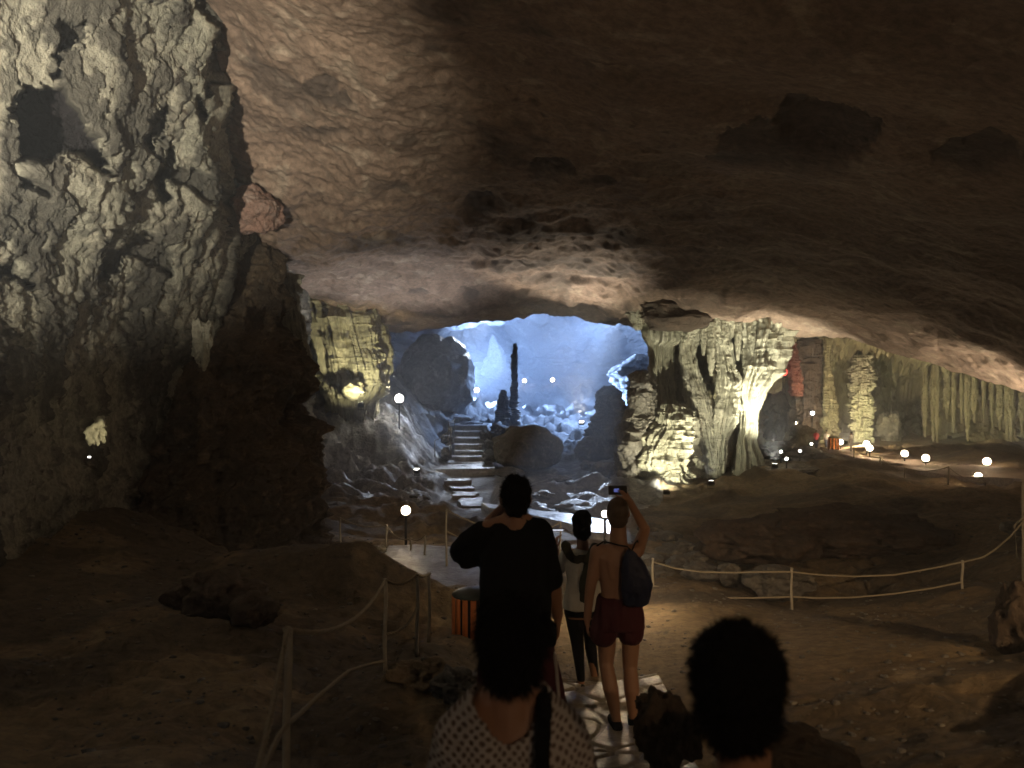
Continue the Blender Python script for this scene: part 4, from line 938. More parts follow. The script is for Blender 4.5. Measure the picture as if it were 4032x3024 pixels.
cone_b(bm, V3(-.02, 0, sh+.03), .06, Ls, .054); cone_b(bm, V3(.02, 0, sh+.03), .06, Rs, .054)
Le = Ls+V3(-.05, .02, -.28); Re = Rs+V3(.05, .02, -.28); Lw = Le+V3(.02, .10, -.22); Rw = Re+V3(-.02, .10, -.22)
cone_b(bm, Ls, .055, Le, .042); cone_b(bm, Le, .040, Lw, .028); hand_b(bm, Lw, V3(.0, .3, -1), V3(-1, 0, 0), V3(0, 1, .3), .4, .95)
cone_b(bm, Rs, .055, Re, .042); cone_b(bm, Re, .040, Rw, .028); hand_b(bm, Rw, V3(.0, .3, -1), V3(1, 0, 0), V3(0, 1, .3), .4, .95)
for sx in (-1, 1):
    kn = V3(sx*.09, .02, .45); an = V3(sx*.09, 0, .08)
    cone_b(bm, V3(sx*.085, 0, .80), .088, kn, .054); cone_b(bm, kn, .052, an, .034); foot_b(bm, an, .93, sx*.1)
fuse('body', bm, .008, M['skin_dark'], A, 5); eyes(q, .98, A)
bm = bmesh.new(); ell_b(bm, q(0, -.02, .020), (.098, .108, .108), R_); ell_b(bm, q(.0, -.045, -.045), (.082, .074, .09), R_)
cone_b(bm, apt(2012, 2590, -.05), .060, apt(2005, 2690, -.085), .022); cone_b(bm, apt(2005, 2670, -.08), .024, apt(1998, 2722, -.088), .007)
strands(fuse('hair', bm, .006, M['hair'], A, 2, .006, 30, 5), 5000, .035, 3)
# eyelet cloth
m, nt, bs = mat_new('white_eyelet_cloth'); N = nt.nodes; L = nt.links
tc = N.new('ShaderNodeTexCoord'); sx_ = N.new('ShaderNodeSeparateXYZ'); L.new(tc.outputs['Object'], sx_.inputs[0])
cb = N.new('ShaderNodeCombineXYZ'); L.new(sx_.outputs['X'], cb.inputs[0]); L.new(sx_.outputs['Z'], cb.inputs[1])
mp = N.new('ShaderNodeMapping'); mp.inputs['Rotation'].default_value = (0, 0, math.radians(40)); L.new(cb.outputs[0], mp.inputs[0])
nn = N.new('ShaderNodeTexNoise'); nn.inputs['Scale'].default_value = 9; L.new(mp.outputs[0], nn.inputs['Vector'])
va = N.new('ShaderNodeVectorMath'); va.operation = 'MULTIPLY_ADD'; va.inputs[1].default_value = (.045, .045, 0); L.new(nn.outputs['Color'], va.inputs[0]); L.new(mp.outputs[0], va.inputs[2])
vo = N.new('ShaderNodeTexVoronoi'); vo.voronoi_dimensions = '2D'; vo.inputs['Scale'].default_value = 54; vo.inputs['Randomness'].default_value = .12; L.new(va.outputs[0], vo.inputs['Vector'])
mr = N.new('ShaderNodeMapRange'); mr.inputs[1].default_value = .27; mr.inputs[2].default_value = .36; L.new(vo.outputs[0], mr.inputs[0])
mx = N.new('ShaderNodeMix'); mx.data_type = 'RGBA'; mx.inputs[6].default_value = (.13, .09, .07, 1); mx.inputs[7].default_value = (.42, .38, .35, 1)
L.new(mr.outputs[0], mx.inputs[0]); L.new(mx.outputs[2], bs.inputs['Base Color']); bs.inputs['Roughness'].default_value = .9
bp = N.new('ShaderNodeBump'); bp.inputs['Strength'].default_value = .6; bp.inputs['Distance'].default_value = .004; L.new(mr.outputs[0], bp.inputs['Height']); L.new(bp.outputs[0], bs.inputs['Normal'])
M['eyelet'] = m
bm = bmesh.new()
loft_b(bm, [(0, 0, .78, .20, .16), (0, 0, .95, .175, .14), (0, 0, sh-.22, .188, .138), (0, 0, sh-.10, .195, .125), (0, 0, sh+.0, .145, .10), (0, 0, sh+.05, .10, .088)])
cone_b(bm, V3(-.02, 0, sh+.035), .080, Ls, .074); cone_b(bm, V3(.02, 0, sh+.035), .080, Rs, .074)
cone_b(bm, Ls, .074, Le+V3(0, 0, .12), .058); cone_b(bm, Rs, .074, Re+V3(0, 0, .12), .062)
zlow = apt(2000, 2850).z; zhi = apt(2000, 2700).z
def neckline(c, zl_=zlow, zh_=zhi): return c.z > zl_+(zh_-zl_)*min(1.3, (c.x/.098)**2)+(.03 if c.y > 0 else 0)
fuse('eyelet_top', bm, .007, M['eyelet'], A, 5, .002, 9, 8, cut=neckline, folds=.006)
bm = bmesh.new()
for sx in (-1, 1): cone_b(bm, V3(sx*.085, 0, .84), .105, V3(sx*.09, .02, .48), .08)
loft_b(bm, [(0, 0, .74, .19, .145), (0, 0, .86, .185, .14)])
fuse('shorts', bm, .010, M['denim'], A, 3)
for sx in (-1, 1):
    bm = bmesh.new(); foot_b(bm, V3(sx*.09, 0, .085), .95, sx*.1, .006); fuse('shoe', bm, .009, M['black_cloth'], A, 2)
bagA = empty('shoulder_bag', A.location+V3(.26, -.02, .78), label='black shoulder bag with a wide strap on the woman nearest the camera', cat='bag')
o_ = bagA.location-A.location
bm = bmesh.new(); pts = [apt(2152, 2725, .03), apt(2146, 2745, -.035), apt(2144, 2790, -.085), apt(2140, 2880, -.125), apt(2134, 3000, -.15), apt(2140, 3200, -.17), apt(2220, 3420, -.15), apt(2330, 3500, -.08)]
for i in range(len(pts)-1): cone_b(bm, pts[i]-o_, .022, pts[i+1]-o_, .022, flat=.25, fdir=V3(0, 1, 0))
fuse('strap', bm, .005, M['black_cloth'], bagA, 2)
bm = bmesh.new(); box_bm(bm, (0, 0, 0), (.10, .26, .22), .03); bm_obj('pouch', bm, M['black_cloth'], bagA)

# --- child at the lower right
YF = 1.6
Fk = empty('person', (X(2925, YF), YF, gz_at(X(2925, YF), YF)), label='child with round black hair at the lower right, only head and neck showing', cat='person')
def fpt(px, py, dy=0.0): return world_pt(Fk, px, py, YF+dy)
hc = fpt(2902, 2690, 0); s = .93; sh = hc.z-.225
bm = bmesh.new(); q, R_ = head_b(bm, hc, .97, -.25, .1)
cone_b(bm, V3(hc.x+.01, -.01, hc.z-.05), .052, V3(.0, -.01, sh), .056)
loft_b(bm, [(0, 0, sh-.60, .14, .11), (0, 0, sh-.45, .145, .11), (0, 0, sh-.3, .125, .095), (0, 0, sh-.12, .14, .095), (0, 0, sh-.03, .12, .07), (0, 0, sh+.01, .06, .05)])
for sx in (-1, 1):
    a_ = V3(sx*.155, 0, sh-.05); e_ = V3(sx*.19, .02, sh-.28); w_ = V3(sx*.18, .08, sh-.47)
    cone_b(bm, V3(sx*.07, 0, sh-.03), .042, a_, .045); cone_b(bm, a_, .043, e_, .034); cone_b(bm, e_, .033, w_, .025)
    hand_b(bm, w_, V3(0, .25, -1), V3(sx, 0, 0), V3(0, 1, .2), .4, .85)
    kn = V3(sx*.08, .02, .38); an = V3(sx*.08, 0, .07)
    cone_b(bm, V3(sx*.075, 0, sh-.56), .075, kn, .048); cone_b(bm, kn, .046, an, .031); foot_b(bm, an, .85, sx*.1)
fuse('body', bm, .008, M['skin_dark'], Fk); eyes(q, .97, Fk)
bm = bmesh.new(); ell_b(bm, q(0, -.02, .03), (.091, .103, .105), R_); ell_b(bm, q(0, -.035, -.045), (.080, .074, .082), R_)
strands(fuse('hair', bm, .006, M['hair'], Fk, 2, .006, 26, 6), 5000, .022, 4, .3)
bm = bmesh.new()
loft_b(bm, [(0, 0, sh-.58, .165, .13), (0, 0, sh-.3, .15, .118), (0, 0, sh-.12, .155, .11), (0, 0, sh-.04, .13, .085), (0, 0, sh-.005, .075, .065)])
for sx in (-1, 1): cone_b(bm, V3(sx*.07, 0, sh-.045), .048, V3(sx*.155, 0, sh-.055), .056); cone_b(bm, V3(sx*.155, 0, sh-.055), .056, V3(sx*.183, .015, sh-.22), .054)
fuse('t_shirt', bm, .009, M['maroon'], Fk, 4, folds=.005)
bm = bmesh.new()
for sx in (-1, 1): cone_b(bm, V3(sx*.075, 0, sh-.54), .088, V3(sx*.08, .02, .42), .075)
fuse('shorts', bm, .010, M['denim'], Fk, 3)
for sx in (-1, 1):
    bm = bmesh.new(); foot_b(bm, V3(sx*.08, 0, .075), .87, sx*.1, .006); fuse('shoe', bm, .009, M['black_cloth'], Fk, 2)

# --- small people far off on the right hand path
def far_person(px, pyfoot, hpx, Y, shirt, legs, label, walk=.12, skin='skin_dark', rz=0.0):
    h = hpx*Y/F; k = h/1.75; x = X(px, Y); z = Z(pyfoot, Y)
    z = gz_at(x, Y)
    e = empty('person', (x, Y, z), rz, label, 'person', 'visitors far along the right hand path')
    def v(a, b_, c): return V3(a*k, b_*k, c*k)
    bm = bmesh.new(); q, R_ = head_b(bm, v(0, .01, 1.63), k)
    cone_b(bm, v(0, 0, 1.58), .055*k, v(0, 0, 1.46), .06*k)
    loft_b(bm, [tuple(c*k for c in r) for r in [(0,0,.84,.15,.11),(0,0,.95,.16,.115),(0,0,1.1,.14,.10),(0,0,1.3,.165,.11),(0,0,1.42,.14,.08),(0,0,1.47,.07,.06)]])
    for sx in (-1, 1):
        cone_b(bm, v(sx*.08, 0, 1.42), .05*k, v(sx*.18, 0, 1.40), .05*k); cone_b(bm, v(sx*.18, 0, 1.40), .05*k, v(sx*.22, sx*.05, 1.12), .04*k)
        cone_b(bm, v(sx*.22, sx*.05, 1.12), .038*k, v(sx*.21, sx*.05+.10, .90), .027*k); hand_b(bm, v(sx*.21, sx*.05+.10, .90), V3(0, .3, -1), V3(sx, 0, 0), V3(0, 1, .3), .4, k)
        cone_b(bm, v(sx*.09, 0, .88), .085*k, v(sx*.09, sx*walk*.6+.03, .48), .055*k); cone_b(bm, v(sx*.09, sx*walk*.6+.03, .48), .053*k, v(sx*.09, sx*walk, .08), .035*k); foot_b(bm, v(sx*.09, sx*walk, .08), k)
    fuse('body', bm, .012, M[skin], e, 2)
    bm = bmesh.new(); ell_b(bm, v(0, -.015, 1.665), (.082*k, .095*k, .09*k)); fuse('hair', bm, .014, M['hair'], e, 1)
    bm = bmesh.new(); loft_b(bm, [tuple(c*k for c in r) for r in [(0,0,.88,.185,.14),(0,0,1.1,.165,.125),(0,0,1.3,.185,.13),(0,0,1.42,.155,.10),(0,0,1.475,.08,.07)]])
    for sx in (-1, 1): cone_b(bm, v(sx*.1, 0, 1.41), .055*k, v(sx*.18, 0, 1.39), .063*k); cone_b(bm, v(sx*.18, 0, 1.39), .063*k, v(sx*.215, sx*.04, 1.16), .058*k)
    fuse('shirt', bm, .014, M[shirt], e, 3)
    bm = bmesh.new(); loft_b(bm, [tuple(c*k for c in r) for r in [(0,0,.80,.175,.13),(0,0,.95,.17,.125)]])
    for sx in (-1, 1): cone_b(bm, v(sx*.09, 0, .88), .1*k, v(sx*.09, sx*walk*.6+.03, .48), .075*k); cone_b(bm, v(sx*.09, sx*walk*.6+.03, .48), .072*k, v(sx*.09, sx*walk, .14), .055*k)
    fuse('trousers', bm, .014, M[legs], e, 3)
    return e
far_person(3214, 1790, 78, 31, 'pink', 'denim', 'tiny far figure in a pink shirt on the right path')
far_person(3254, 1795, 80, 30.4, 'white_cloth', 'denim', 'tiny far figure in a pale shirt next to the pink shirt')
far_person(3352, 1795, 82, 29, 'white_cloth', 'white_cloth', 'tiny far figure all in white beside the path lamps', rz=.5)

# ------------------------------------------------------------------ bins
def bin_at(x, y, z, h, r, label, n=16):
    e = empty('litter_bin', (x, y, z), label=label, cat='bin')
    for k in range(n):
        a = 2*math.pi*k/n; bm = bmesh.new()
        box_bm(bm, (0, 0, h*.47), (2*math.pi*r/n*.66, .018, h*.80), .004, None)
        bmesh.ops.rotate(bm, verts=bm.verts, cent=(0, 0, 0), matrix=Matrix.Rotation(a+math.pi/2, 3, 'Z'))
        bmesh.ops.translate(bm, verts=bm.verts, vec=(r*math.cos(a), r*math.sin(a), 0)); bm_obj('slat', bm, M['orange'], e)
    bm = bmesh.new(); tube(bm, [(0, 0, .02), (0, 0, h*.82)], r*.93, 28); bm_obj('drum', bm, M['metal'], e)
    bm = bmesh.new(); tube(bm, [(0, 0, h*.86), (0, 0, h*.90), (0, 0, h*.95), (0, 0, h)], [r*1.03, r*1.04, r*.8, r*.3], 28); bm_obj('lid', bm, M['lid'], e)
    bm = bmesh.new()
    for a in (0, math.pi): tube(bm, [(r*math.cos(a), r*math.sin(a), 0), (r*math.cos(a), r*math.sin(a), h*.9)], .012, 6)
    bm_obj('frame', bm, M['metal'], e)
    return e
zb = Z(2560, 7.9); x = X(1868, 7.9)
bin_at(x, 7.9, gz_at(x, 7.9)-.01, max(.55, Z(2325, 7.9)-gz_at(x, 7.9)), .215, 'orange slatted litter bin with dark lid left of the man in black')
x = X(3282, 29); bin_at(x, 29, gz_at(x, 29), .52, .19, 'small far orange bin by the right hand path', 10)

# ------------------------------------------------------------------ rope fences
def sag(a, b_, s, n=22):
    a = Vector(a); b_ = Vector(b_)
    return [a.lerp(b_, t)+Vector((0, 0, -4*s*t*(1-t))) for t in [k/(n-1) for k in range(n)]]
def rope_mesh(name, pts, r, parent):
    """laid rope: three twisted strands"""
    org = parent.location; pts = [Vector(p)-org for p in pts]
    L = sum((pts[i+1]-pts[i]).length for i in range(len(pts)-1)); n = max(20, min(260, int(L/.03)))
    cum = [0]
    for i in range(len(pts)-1): cum.append(cum[-1]+(pts[i+1]-pts[i]).length)
    xs = [np.interp(np.linspace(0, cum[-1], n), cum, [p[k] for p in pts]) for k in range(3)]
    V = np.stack(xs, -1); bm = bmesh.new()
    T = np.gradient(V, axis=0); T /= np.linalg.norm(T, axis=1, keepdims=True)
    u = np.cross(T, np.array([.1, .05, 1.])); u /= np.linalg.norm(u, axis=1, keepdims=True)+1e-9; w = np.cross(T, u)
    s = np.linspace(0, cum[-1], n)
    for k in range(3):
        a = s/(r*9)*2*math.pi+k*2.094
        Q = V+(u*np.cos(a)[:, None]+w*np.sin(a)[:, None])*r*.5
        tube(bm, [Vector(v) for v in Q], r*.58, 5)
    return bm_obj(name, bm, M['rope'], parent)
def fence(posts, ropes, label, pr=.016, rr=.012):
    base = Vector(posts[0][0]); base.z = min(p[0][2] for p in posts)
    e = empty('rope_fence', base, label=label, cat='rope fence')
    for i, (pb, pt) in enumerate(posts):
        pb = Vector(pb)-base; pt = Vector(pt)-base
        pts = [pb.lerp(pt, t)+Vector((.006*math.sin(t*7+i), .005*math.cos(t*5+i*2), 0)) for t in (0, .2, .4, .6, .8, 1)]
        tube_obj('post', pts, [pr*1.1, pr, pr*1.03, pr, pr*1.02, pr*.96], M['post'], e, 9)
        bm = bmesh.new(); ell_b(bm, pt+Vector((0, 0, .0)), (pr*1.25, pr*1.25, pr*.8), None, 2); bm_obj('post_cap', bm, M['post'], e)
    for pts in ropes: rope_mesh('rope', pts, rr, e)
    return e
def gp(px, Y, py_top):
    """post foot on the ground and its top"""
    x = X(px, Y); return ((x, Y, gz_at(x, Y)-.05), (x, Y, Z(py_top, Y)))
def pl(L): return [P(*q_) for q_ in L]
n0 = gp(900, 1.75, 3500); n1 = gp(1132, 3.2, 2478); n2 = gp(1517, 6.2, 2283); n3 = gp(1643, 6.5, 2262); n4 = gp(1690, 7.3, 2258)
fence([n0, n1, n2, n3, n4], [sag(n0[1], n1[1], .04), sag(n1[1], n2[1], .14), sag(n2[1], n3[1], .055), sag(n3[1], n4[1], .02),
      pl([(900,3420,1.75),(1040,3020,2.6),(1095,2905,3.0),(1132,2850,3.2)]), pl([(1132,2850,3.2),(1180,2812,3.5),(1260,2735,4.1),(1340,2668,4.8),(1375,2640,5.2),(1440,2620,5.7),(1517,2600,6.2)]),
      pl([(1520,2496,6.2),(1560,2490,6.28),(1600,2462,6.38),(1630,2420,6.45),(1643,2385,6.5)])], 'rope fence with thin posts climbing from the lower left to the bin')
w1_ = gp(1618, 12.9, 2120); w2_ = gp(1673, 12.6, 2108); w0_ = gp(1521, 13.6, 2068); wm = gp(1340, 13.8, 2040)
fence([wm, w0_, w1_, w2_], [sag(wm[1], w0_[1], .08), sag(w0_[1], w1_[1], .1), sag(w1_[1], w2_[1], .05)], 'faint rope fence on the far side of the curved walkway under the globe lamp')
c1 = gp(1757, 11.8, 2006); c2 = gp(2206, 12.6, 2054); c3 = gp(1990, 12.2, 2090)
fence([c1, c3, c2], [sag(c1[1], c3[1], .05), sag(c3[1], c2[1], .12), sag(P(1757, 2090, 11.8), P(1990, 2190, 12.2), .03)], 'rope rail beyond the walkway, half hidden by the man in black')
q0 = gp(2570, 10.6, 2200); q1 = gp(2882, 12.2, 2122); q2 = gp(3117, 9.9, 2238); q3 = gp(3789, 9.5, 2208); q4 = gp(4150, 9.0, 1960)
fence([q0, q2, q3, q4], [pl([(2570,2212,10.6),(2660,2238,10.45),(2760,2252,10.3),(2870,2255,10.15),(2990,2252,10.0),(3117,2252,9.9)]),
      pl([(3117,2252,9.9),(3230,2264,9.85),(3370,2270,9.75),(3520,2264,9.65),(3660,2240,9.55),(3789,2213,9.5)]),
      pl([(3789,2213,9.5),(3870,2195,9.4),(3920,2162,9.35),(3980,2110,9.2),(4040,2040,9.1),(4150,1975,9.0)]),
      pl([(2570,2305,10.6),(2640,2325,10.45),(2720,2345,10.35),(2830,2354,10.2),(2960,2355,10.0),(3117,2350,9.9)]),
      pl([(3117,2350,9.9),(3230,2355,9.85),(3370,2352,9.75),(3520,2338,9.65),(3660,2318,9.55),(3789,2292,9.5)])], 'rope fence with two sagging ropes across the sandy floor on the right')
tall = (Vector((X(4028, 9.3), 9.3, gz_at(X(4028, 9.3), 9.3)-.05)), P(4028, 1885, 9.3))
e = empty('stair_rail', tall[0], label='pale metal stair rail with tall pole at the right edge', cat='hand rail')
tube_obj('pole', [tall[0], tall[1]], .014, M['post'], e, 8, org=tall[0])
tube_obj('brace', pl([(4005,2200,9.2),(3995,2070,9.2),(4022,2042,9.25),(4100,2075,9.3)]), .013, M['post'], e, 8, org=tall[0])
tube_obj('baluster', pl([(4045,2240,9.2),(4036,2075,9.2)]), .012, M['post'], e, 8, org=tall[0])
# posts along the far right path
fp = [gp(px, Y, py) for px, Y, py in [(3362,26.5,1765),(3466,24.5,1800),(3562,21.5,1842),(3640,21,1850),(3735,19.5,1838),(3770,19.2,1850),(3880,17.5,1900),(3915,17.0,1930)]]
fence([fp[i] for i in (0, 1, 2, 4, 6)], [sag(fp[a][1], fp[b_][1], .10) for a, b_ in ((0, 1), (1, 2), (2, 4), (4, 6))], 'low rope fence along the lamp lit path on the far right', pr=.022)
# railing of the blue stairs
sp_ = [(1712,1800,27.8,1735),(1775,1790,28.2,1690),(1765,1750,29.2,1660),(1790,1700,33,1650),(1755,1745,32,1700)]
fence([(P(a, b_, c), P(a, d_, c)) for a, b_, c, d_ in sp_[:4]], [sag(P(1712,1735,27.8), P(1775,1690,28.2), .05), sag(P(1775,1690,28.2), P(1765,1660,29.2), .03), sag(P(1765,1660,29.2), P(1790,1650,33), .08)],
      'thin pale rope rail beside the blue lit stone steps', pr=.015, rr=.014)

# ------------------------------------------------------------------ paths, steps, paving
def strip(name, ea, eb, Y_of, mat, up=.035, n=160, m=26, thick=.12, amp=.012, seed=3):
    """a path sheet laid between two edges given in the plan"""
    ea = np.array(ea, float); eb = np.array(eb, float)
    def rs(E): 
        c = np.concatenate([[0], np.cumsum(np.hypot(*np.diff(E, axis=0).T))]); t = np.linspace(0, c[-1], n)
        return np.stack([np.interp(t, c, E[:, 0]), np.interp(t, c, E[:, 1])], -1)
    A_ = rs(ea); B_ = rs(eb); t = np.linspace(0, 1, m)[:, None, None]
    XY = A_[None]*(1-t)+B_[None]*t
    z = Y_of(XY[..., 0], XY[..., 1])+up
    p = np.stack([XY[..., 0], XY[..., 1], z], -1); p[..., 2] += amp*fbm(p, 1.5, 4, seed)
    top = p.copy(); sk0 = p[:1].copy(); sk0[..., 2] -= thick; sk1 = p[-1:].copy(); sk1[..., 2] -= thick
    G = np.concatenate([sk0, top, sk1], 0)
    e0 = G[:, :1].copy(); e0[..., 2] -= thick; e1 = G[:, -1:].copy(); e1[..., 2] -= thick
    G = np.concatenate([e0, G, e1], 1)
    o = link(name, grid_mesh(name, G), mat); tag(o, kind='structure'); return o
def plan(L): return [(X(a, Y), Y) for a, Y in L]
gfun = lambda x, y: np.vectorize(lambda a, b_: gz_at(a, b_))(x, y)
# curved walkway left of the man in black
WZ = lambda x, y: np.full(np.shape(x), -1.06)+.0*x
strip('walkway', plan([(1530,13.3),(1640,13.4),(1780,13.2),(1900,12.9),(2030,12.2)]), plan([(1500,12.1),(1610,11.6),(1740,10.6),(1850,9.9),(1960,9.3)]), WZ, M['path'], thick=.3)
# wet lane glinting behind the group
zl = CAMZ-(2045-1512)*17.0/F
def lane_z(x, y): return np.full(np.shape(x), zl)
def lane_edge(L): return [(X(px, Yy), Yy) for px, Yy in [(px, (CAMZ-zl)*F/(py-1512)) for px, py in L]]
M['lane'] = rock('wet_lane', (.50, .50, .50), (.42, .42, .43), (.55, .55, .55), 1.2, bumpd=.008, rough=.38, wet=.14, spec=.6)
strip('footpath', lane_edge([(1895,1984),(1990,1994),(2090,2008),(2250,2027),(2330,2040),(2430,2058)]), lane_edge([(1925,2004),(2000,2012),(2090,2030),(2240,2062),(2330,2100),(2430,2112)]), lane_z, M['lane'], up=.02, thick=.25, seed=8)
# two long steps and the landing of the lit stairs
def slab(parent, name, px0, px1, Yf, Yb, ztop, th, mat, skew=0.0, seed=1):
    a0, a1 = X(px0, Yf), X(px1, Yf); b0, b1 = X(px0, Yf)+skew, X(px1, Yf)+skew
    nx = 24; ny = 8
    u = np.linspace(0, 1, nx); v = np.linspace(0, 1, ny)
    U, Vv = np.meshgrid(u, v)
    x = (a0*(1-U)+a1*U)*(1-Vv)+(b0*(1-U)+b1*U)*Vv; y = Yf+(Yb-Yf)*Vv; z = np.full_like(x, ztop)
    p = np.stack([x, y, z], -1); p[..., 0] += .10*fbm(p, 3, 3, seed+5)*(np.abs(U-.5) > .4); p[..., 1] += .09*fbm(p, 2.5, 3, seed)*(Vv < .01); p[..., 2] += .012*fbm(p, 2.5, 3, seed)
    fr = p[:1].copy(); fr[..., 2] -= th; fr[..., 1] += .01
    G = np.concatenate([fr, p], 0); L_ = G[:, :1].copy(); L_[..., 2] -= th; R__ = G[:, -1:].copy(); R__[..., 2] -= th
    G = np.concatenate([L_, G, R__], 1)
    G = G-np.array(parent.location)
    return link(name, grid_mesh(name, G), mat, parent)
st1 = empty('stone_steps', (X(1850, 30), 30, Z(1820, 30)), label='flight of stone steps lit blue white in the far chamber', cat='steps')
zz = -1.16
tops = [(1762,1925,28.4,-1.14),(1776,1912,29.0,-.98),(1784,1918,29.8,-.84),(1780,1908,30.6,-.66),(1792,1904,31.6,-.47),(1786,1900,32.6,-.27),(1760,1925,33.6,-.08)]
for k, (a, c, Yf, zt) in enumerate(tops):
    slab(st1, 'step', a, c, Yf, (tops[k+1][2] if k+1 < len(tops) else Yf+2.4)+.1, zt, .3, M['lane'], seed=k)
strip('footpath', [(X(1640, 27.0), 27.4), (X(1940, 27.6), 28.6)], [(X(1680, 26.6), 26.2), (X(1950, 26.6), 26.6)], lambda x, y: np.full(np.shape(x), -1.18), M['lane'], thick=.4, seed=18)
st2 = empty('stone_steps', (X(1850, 21), 21, Z(1960, 21)), label='low wide steps descending towards the group from the chamber', cat='steps')
for k, (a, c, Yf, Yb, zt) in enumerate([(1757,1848,24.0,24.5,-1.24),(1775,1862,23.0,24.0,-1.36),(1790,1880,22.0,23.0,-1.42),(1808,1902,20.3,22.0,-1.46),(1815,1912,19.5,20.3,-1.50)]):
    slab(st2, 'step', a, c, Yf, Yb, zt, .25, M['path'], skew=-.1, seed=30+k)
# right hand path
M['rpath'] = rock('lamp_lit_path', (.36, .29, .23), (.30, .24, .19), (.42, .36, .30), 1.2, bumpd=.02, rough=.7)
strip('footpath', plan([(3230,31),(3420,28.6),(3620,26.0),(3850,23.0),(4080,20.8),(4400,18.5)]), plan([(3240,29),(3400,26),(3570,23.3),(3780,20.3),(4040,17.8),(4300,16.4)]), lambda x, y: ground_base(x, y), M['rpath'], up=.07, thick=.4, seed=28)
# stone paving underfoot: irregular flags with open joints
ny, nx = 520, 150
yy = np.linspace(.7, 7.0, ny); uu = np.linspace(-1, 1, nx)
cx = np.interp(yy, [p[1] for p in PATHC], [p[0] for p in PATHC]); hw = np.interp(yy, [p[1] for p in PATHC], [p[2] for p in PATHC])
G = np.stack([cx[:, None]+hw[:, None]*uu[None]*(1+.05*np.sin(yy*3.1))[:, None], np.broadcast_to(yy[:, None], (ny, nx)), np.zeros((ny, nx))], -1)
base = ground_base(G[..., 0], G[..., 1])
pp = np.stack([G[..., 0]+.05*fbm(G, 2, 2, 5), G[..., 1]+.06*fbm(G, 2, 2, 6), G[..., 2]], -1)
f1, f2 = worley(pp, 1.0, 61, aniso=(2.3, 3.3, 1))
j = sstep(.0, .11, f2-f1)
G[..., 2] = base+.02+.022*j+.004*fbm(G, 6, 4, 9)+.008*fbm(G, 1.2, 2, 12)
G[0, :, 2] -= .2; G[-1, :, 2] -= .25; G[:, 0, 2] -= .12; G[:, -1, 2] -= .12
pv_ = link('paved_path', grid_mesh('paved_path', G, attrs={'stain_shade': 1-j}), M['pave']); tag(pv_, kind='structure')

# ------------------------------------------------------------------ loose rocks near the group
def rock_on(px, Y, w, h, seed, mat, label, d=1.0, sink=.3, **kw):
    x = X(px, Y); g_ = gz_at(x, Y); rx = w/2
    return boulder('rock', x, Y, g_+h*(.5-sink), rx, rx*d, h/2*1.25, seed, mat, label, cat='rock', **kw)
boulder_px('rock', 2625, 2895, 4.6, 210, 300, 801, M['brownrock'], 'dark jagged rock at the right edge of the paving by the shirtless man’s feet', cat='rock', rough=.24, n=5)
boulder_px('rock', 2560, 2790, 5.3, 110, 120, 802, M['brownrock'], 'small dark knob of rock at the top of the jagged rock', cat='rock', rough=.35)
boulder_px('rock', 1790, 2700, 5.6, 200, 130, 803, M['boulder'], 'wet glinting hollow rock below the orange bin', cat='rock', rough=.3, n=5)
boulder_px('rock', 1660, 2680, 6.0, 260, 170, 804, M['ground'], 'sandy coloured rock at the foot of the two thin posts', cat='rock', rough=.3, n=5)
boulder_px('rock', 3150, 3040, 3.4, 620, 210, 805, M['brownrock'], 'dark rough rock along the bottom edge right of the child', cat='rock', rough=.3, n=5)
boulder_px('boulder', 4010, 2480, 6.6, 200, 330, 808, M['brownrock'], 'tall brown boulder at the right edge below the stair rail', rough=.2, n=5)
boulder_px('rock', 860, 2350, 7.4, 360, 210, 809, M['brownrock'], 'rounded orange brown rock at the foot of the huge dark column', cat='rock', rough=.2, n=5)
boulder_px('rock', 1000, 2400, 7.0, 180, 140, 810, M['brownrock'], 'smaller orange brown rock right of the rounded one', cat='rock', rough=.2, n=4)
boulder_px('rock', 1482, 2168, 12.4, 70, 34, 811, M['flow'], 'small pale stone on the edge of the walkway', cat='rock')
boulder_px('boulder', 3330, 2095, 14.0, 760, 200, 813, M['brownrock'], 'broad dark hump of rock in the hollow behind the rope fence', rough=.14, n=6, dr=.7, freq=1.4)
boulder_px('boulder', 2960, 2130, 13.2, 420, 150, 814, M['brownrock'], 'dark boulder left of the broad hump behind the rope fence', rough=.2, n=5)
boulder_px('boulder', 3060, 2290, 10.8, 260, 120, 815, M['boulder'], 'rounded brown boulder just behind the middle rope post', rough=.14, n=5)
boulder_px('boulder', 2870, 2260, 11.2, 110, 90, 816, M['boulder'], 'small pale brown boulder left of the rounded one behind the ropes', rough=.2)
glint = [(2560,2080,90,34),(2625,2110,110,38),(2540,2140,120,40),(2640,2170,130,46),(2570,2205,110,50),(2700,2150,90,40),(2680,2220,120,60),(2760,2250,150,70),(2590,2255,110,50),(2740,2195,100,44)]
for k, (px, py, w, h) in enumerate(glint):
    Y = 14.6-(py-2080)/175*3.2
    boulder_px('rock', px, py, Y, w, h, 830+k, M['boulder'], 'wet loose stone right of the shirtless man, %s' % ['topmost in the pile','second from the top, beside the mound','flat one low behind his shoulder','broad one in the middle','one beside the bag','small one at the right','brown one nearer the rope','rightmost big one by the rope','lowest one beside the bag','small one above the rope'][k], cat='rock', rough=.25, dr=1.2, group='loose wet stones beside the shirtless man')
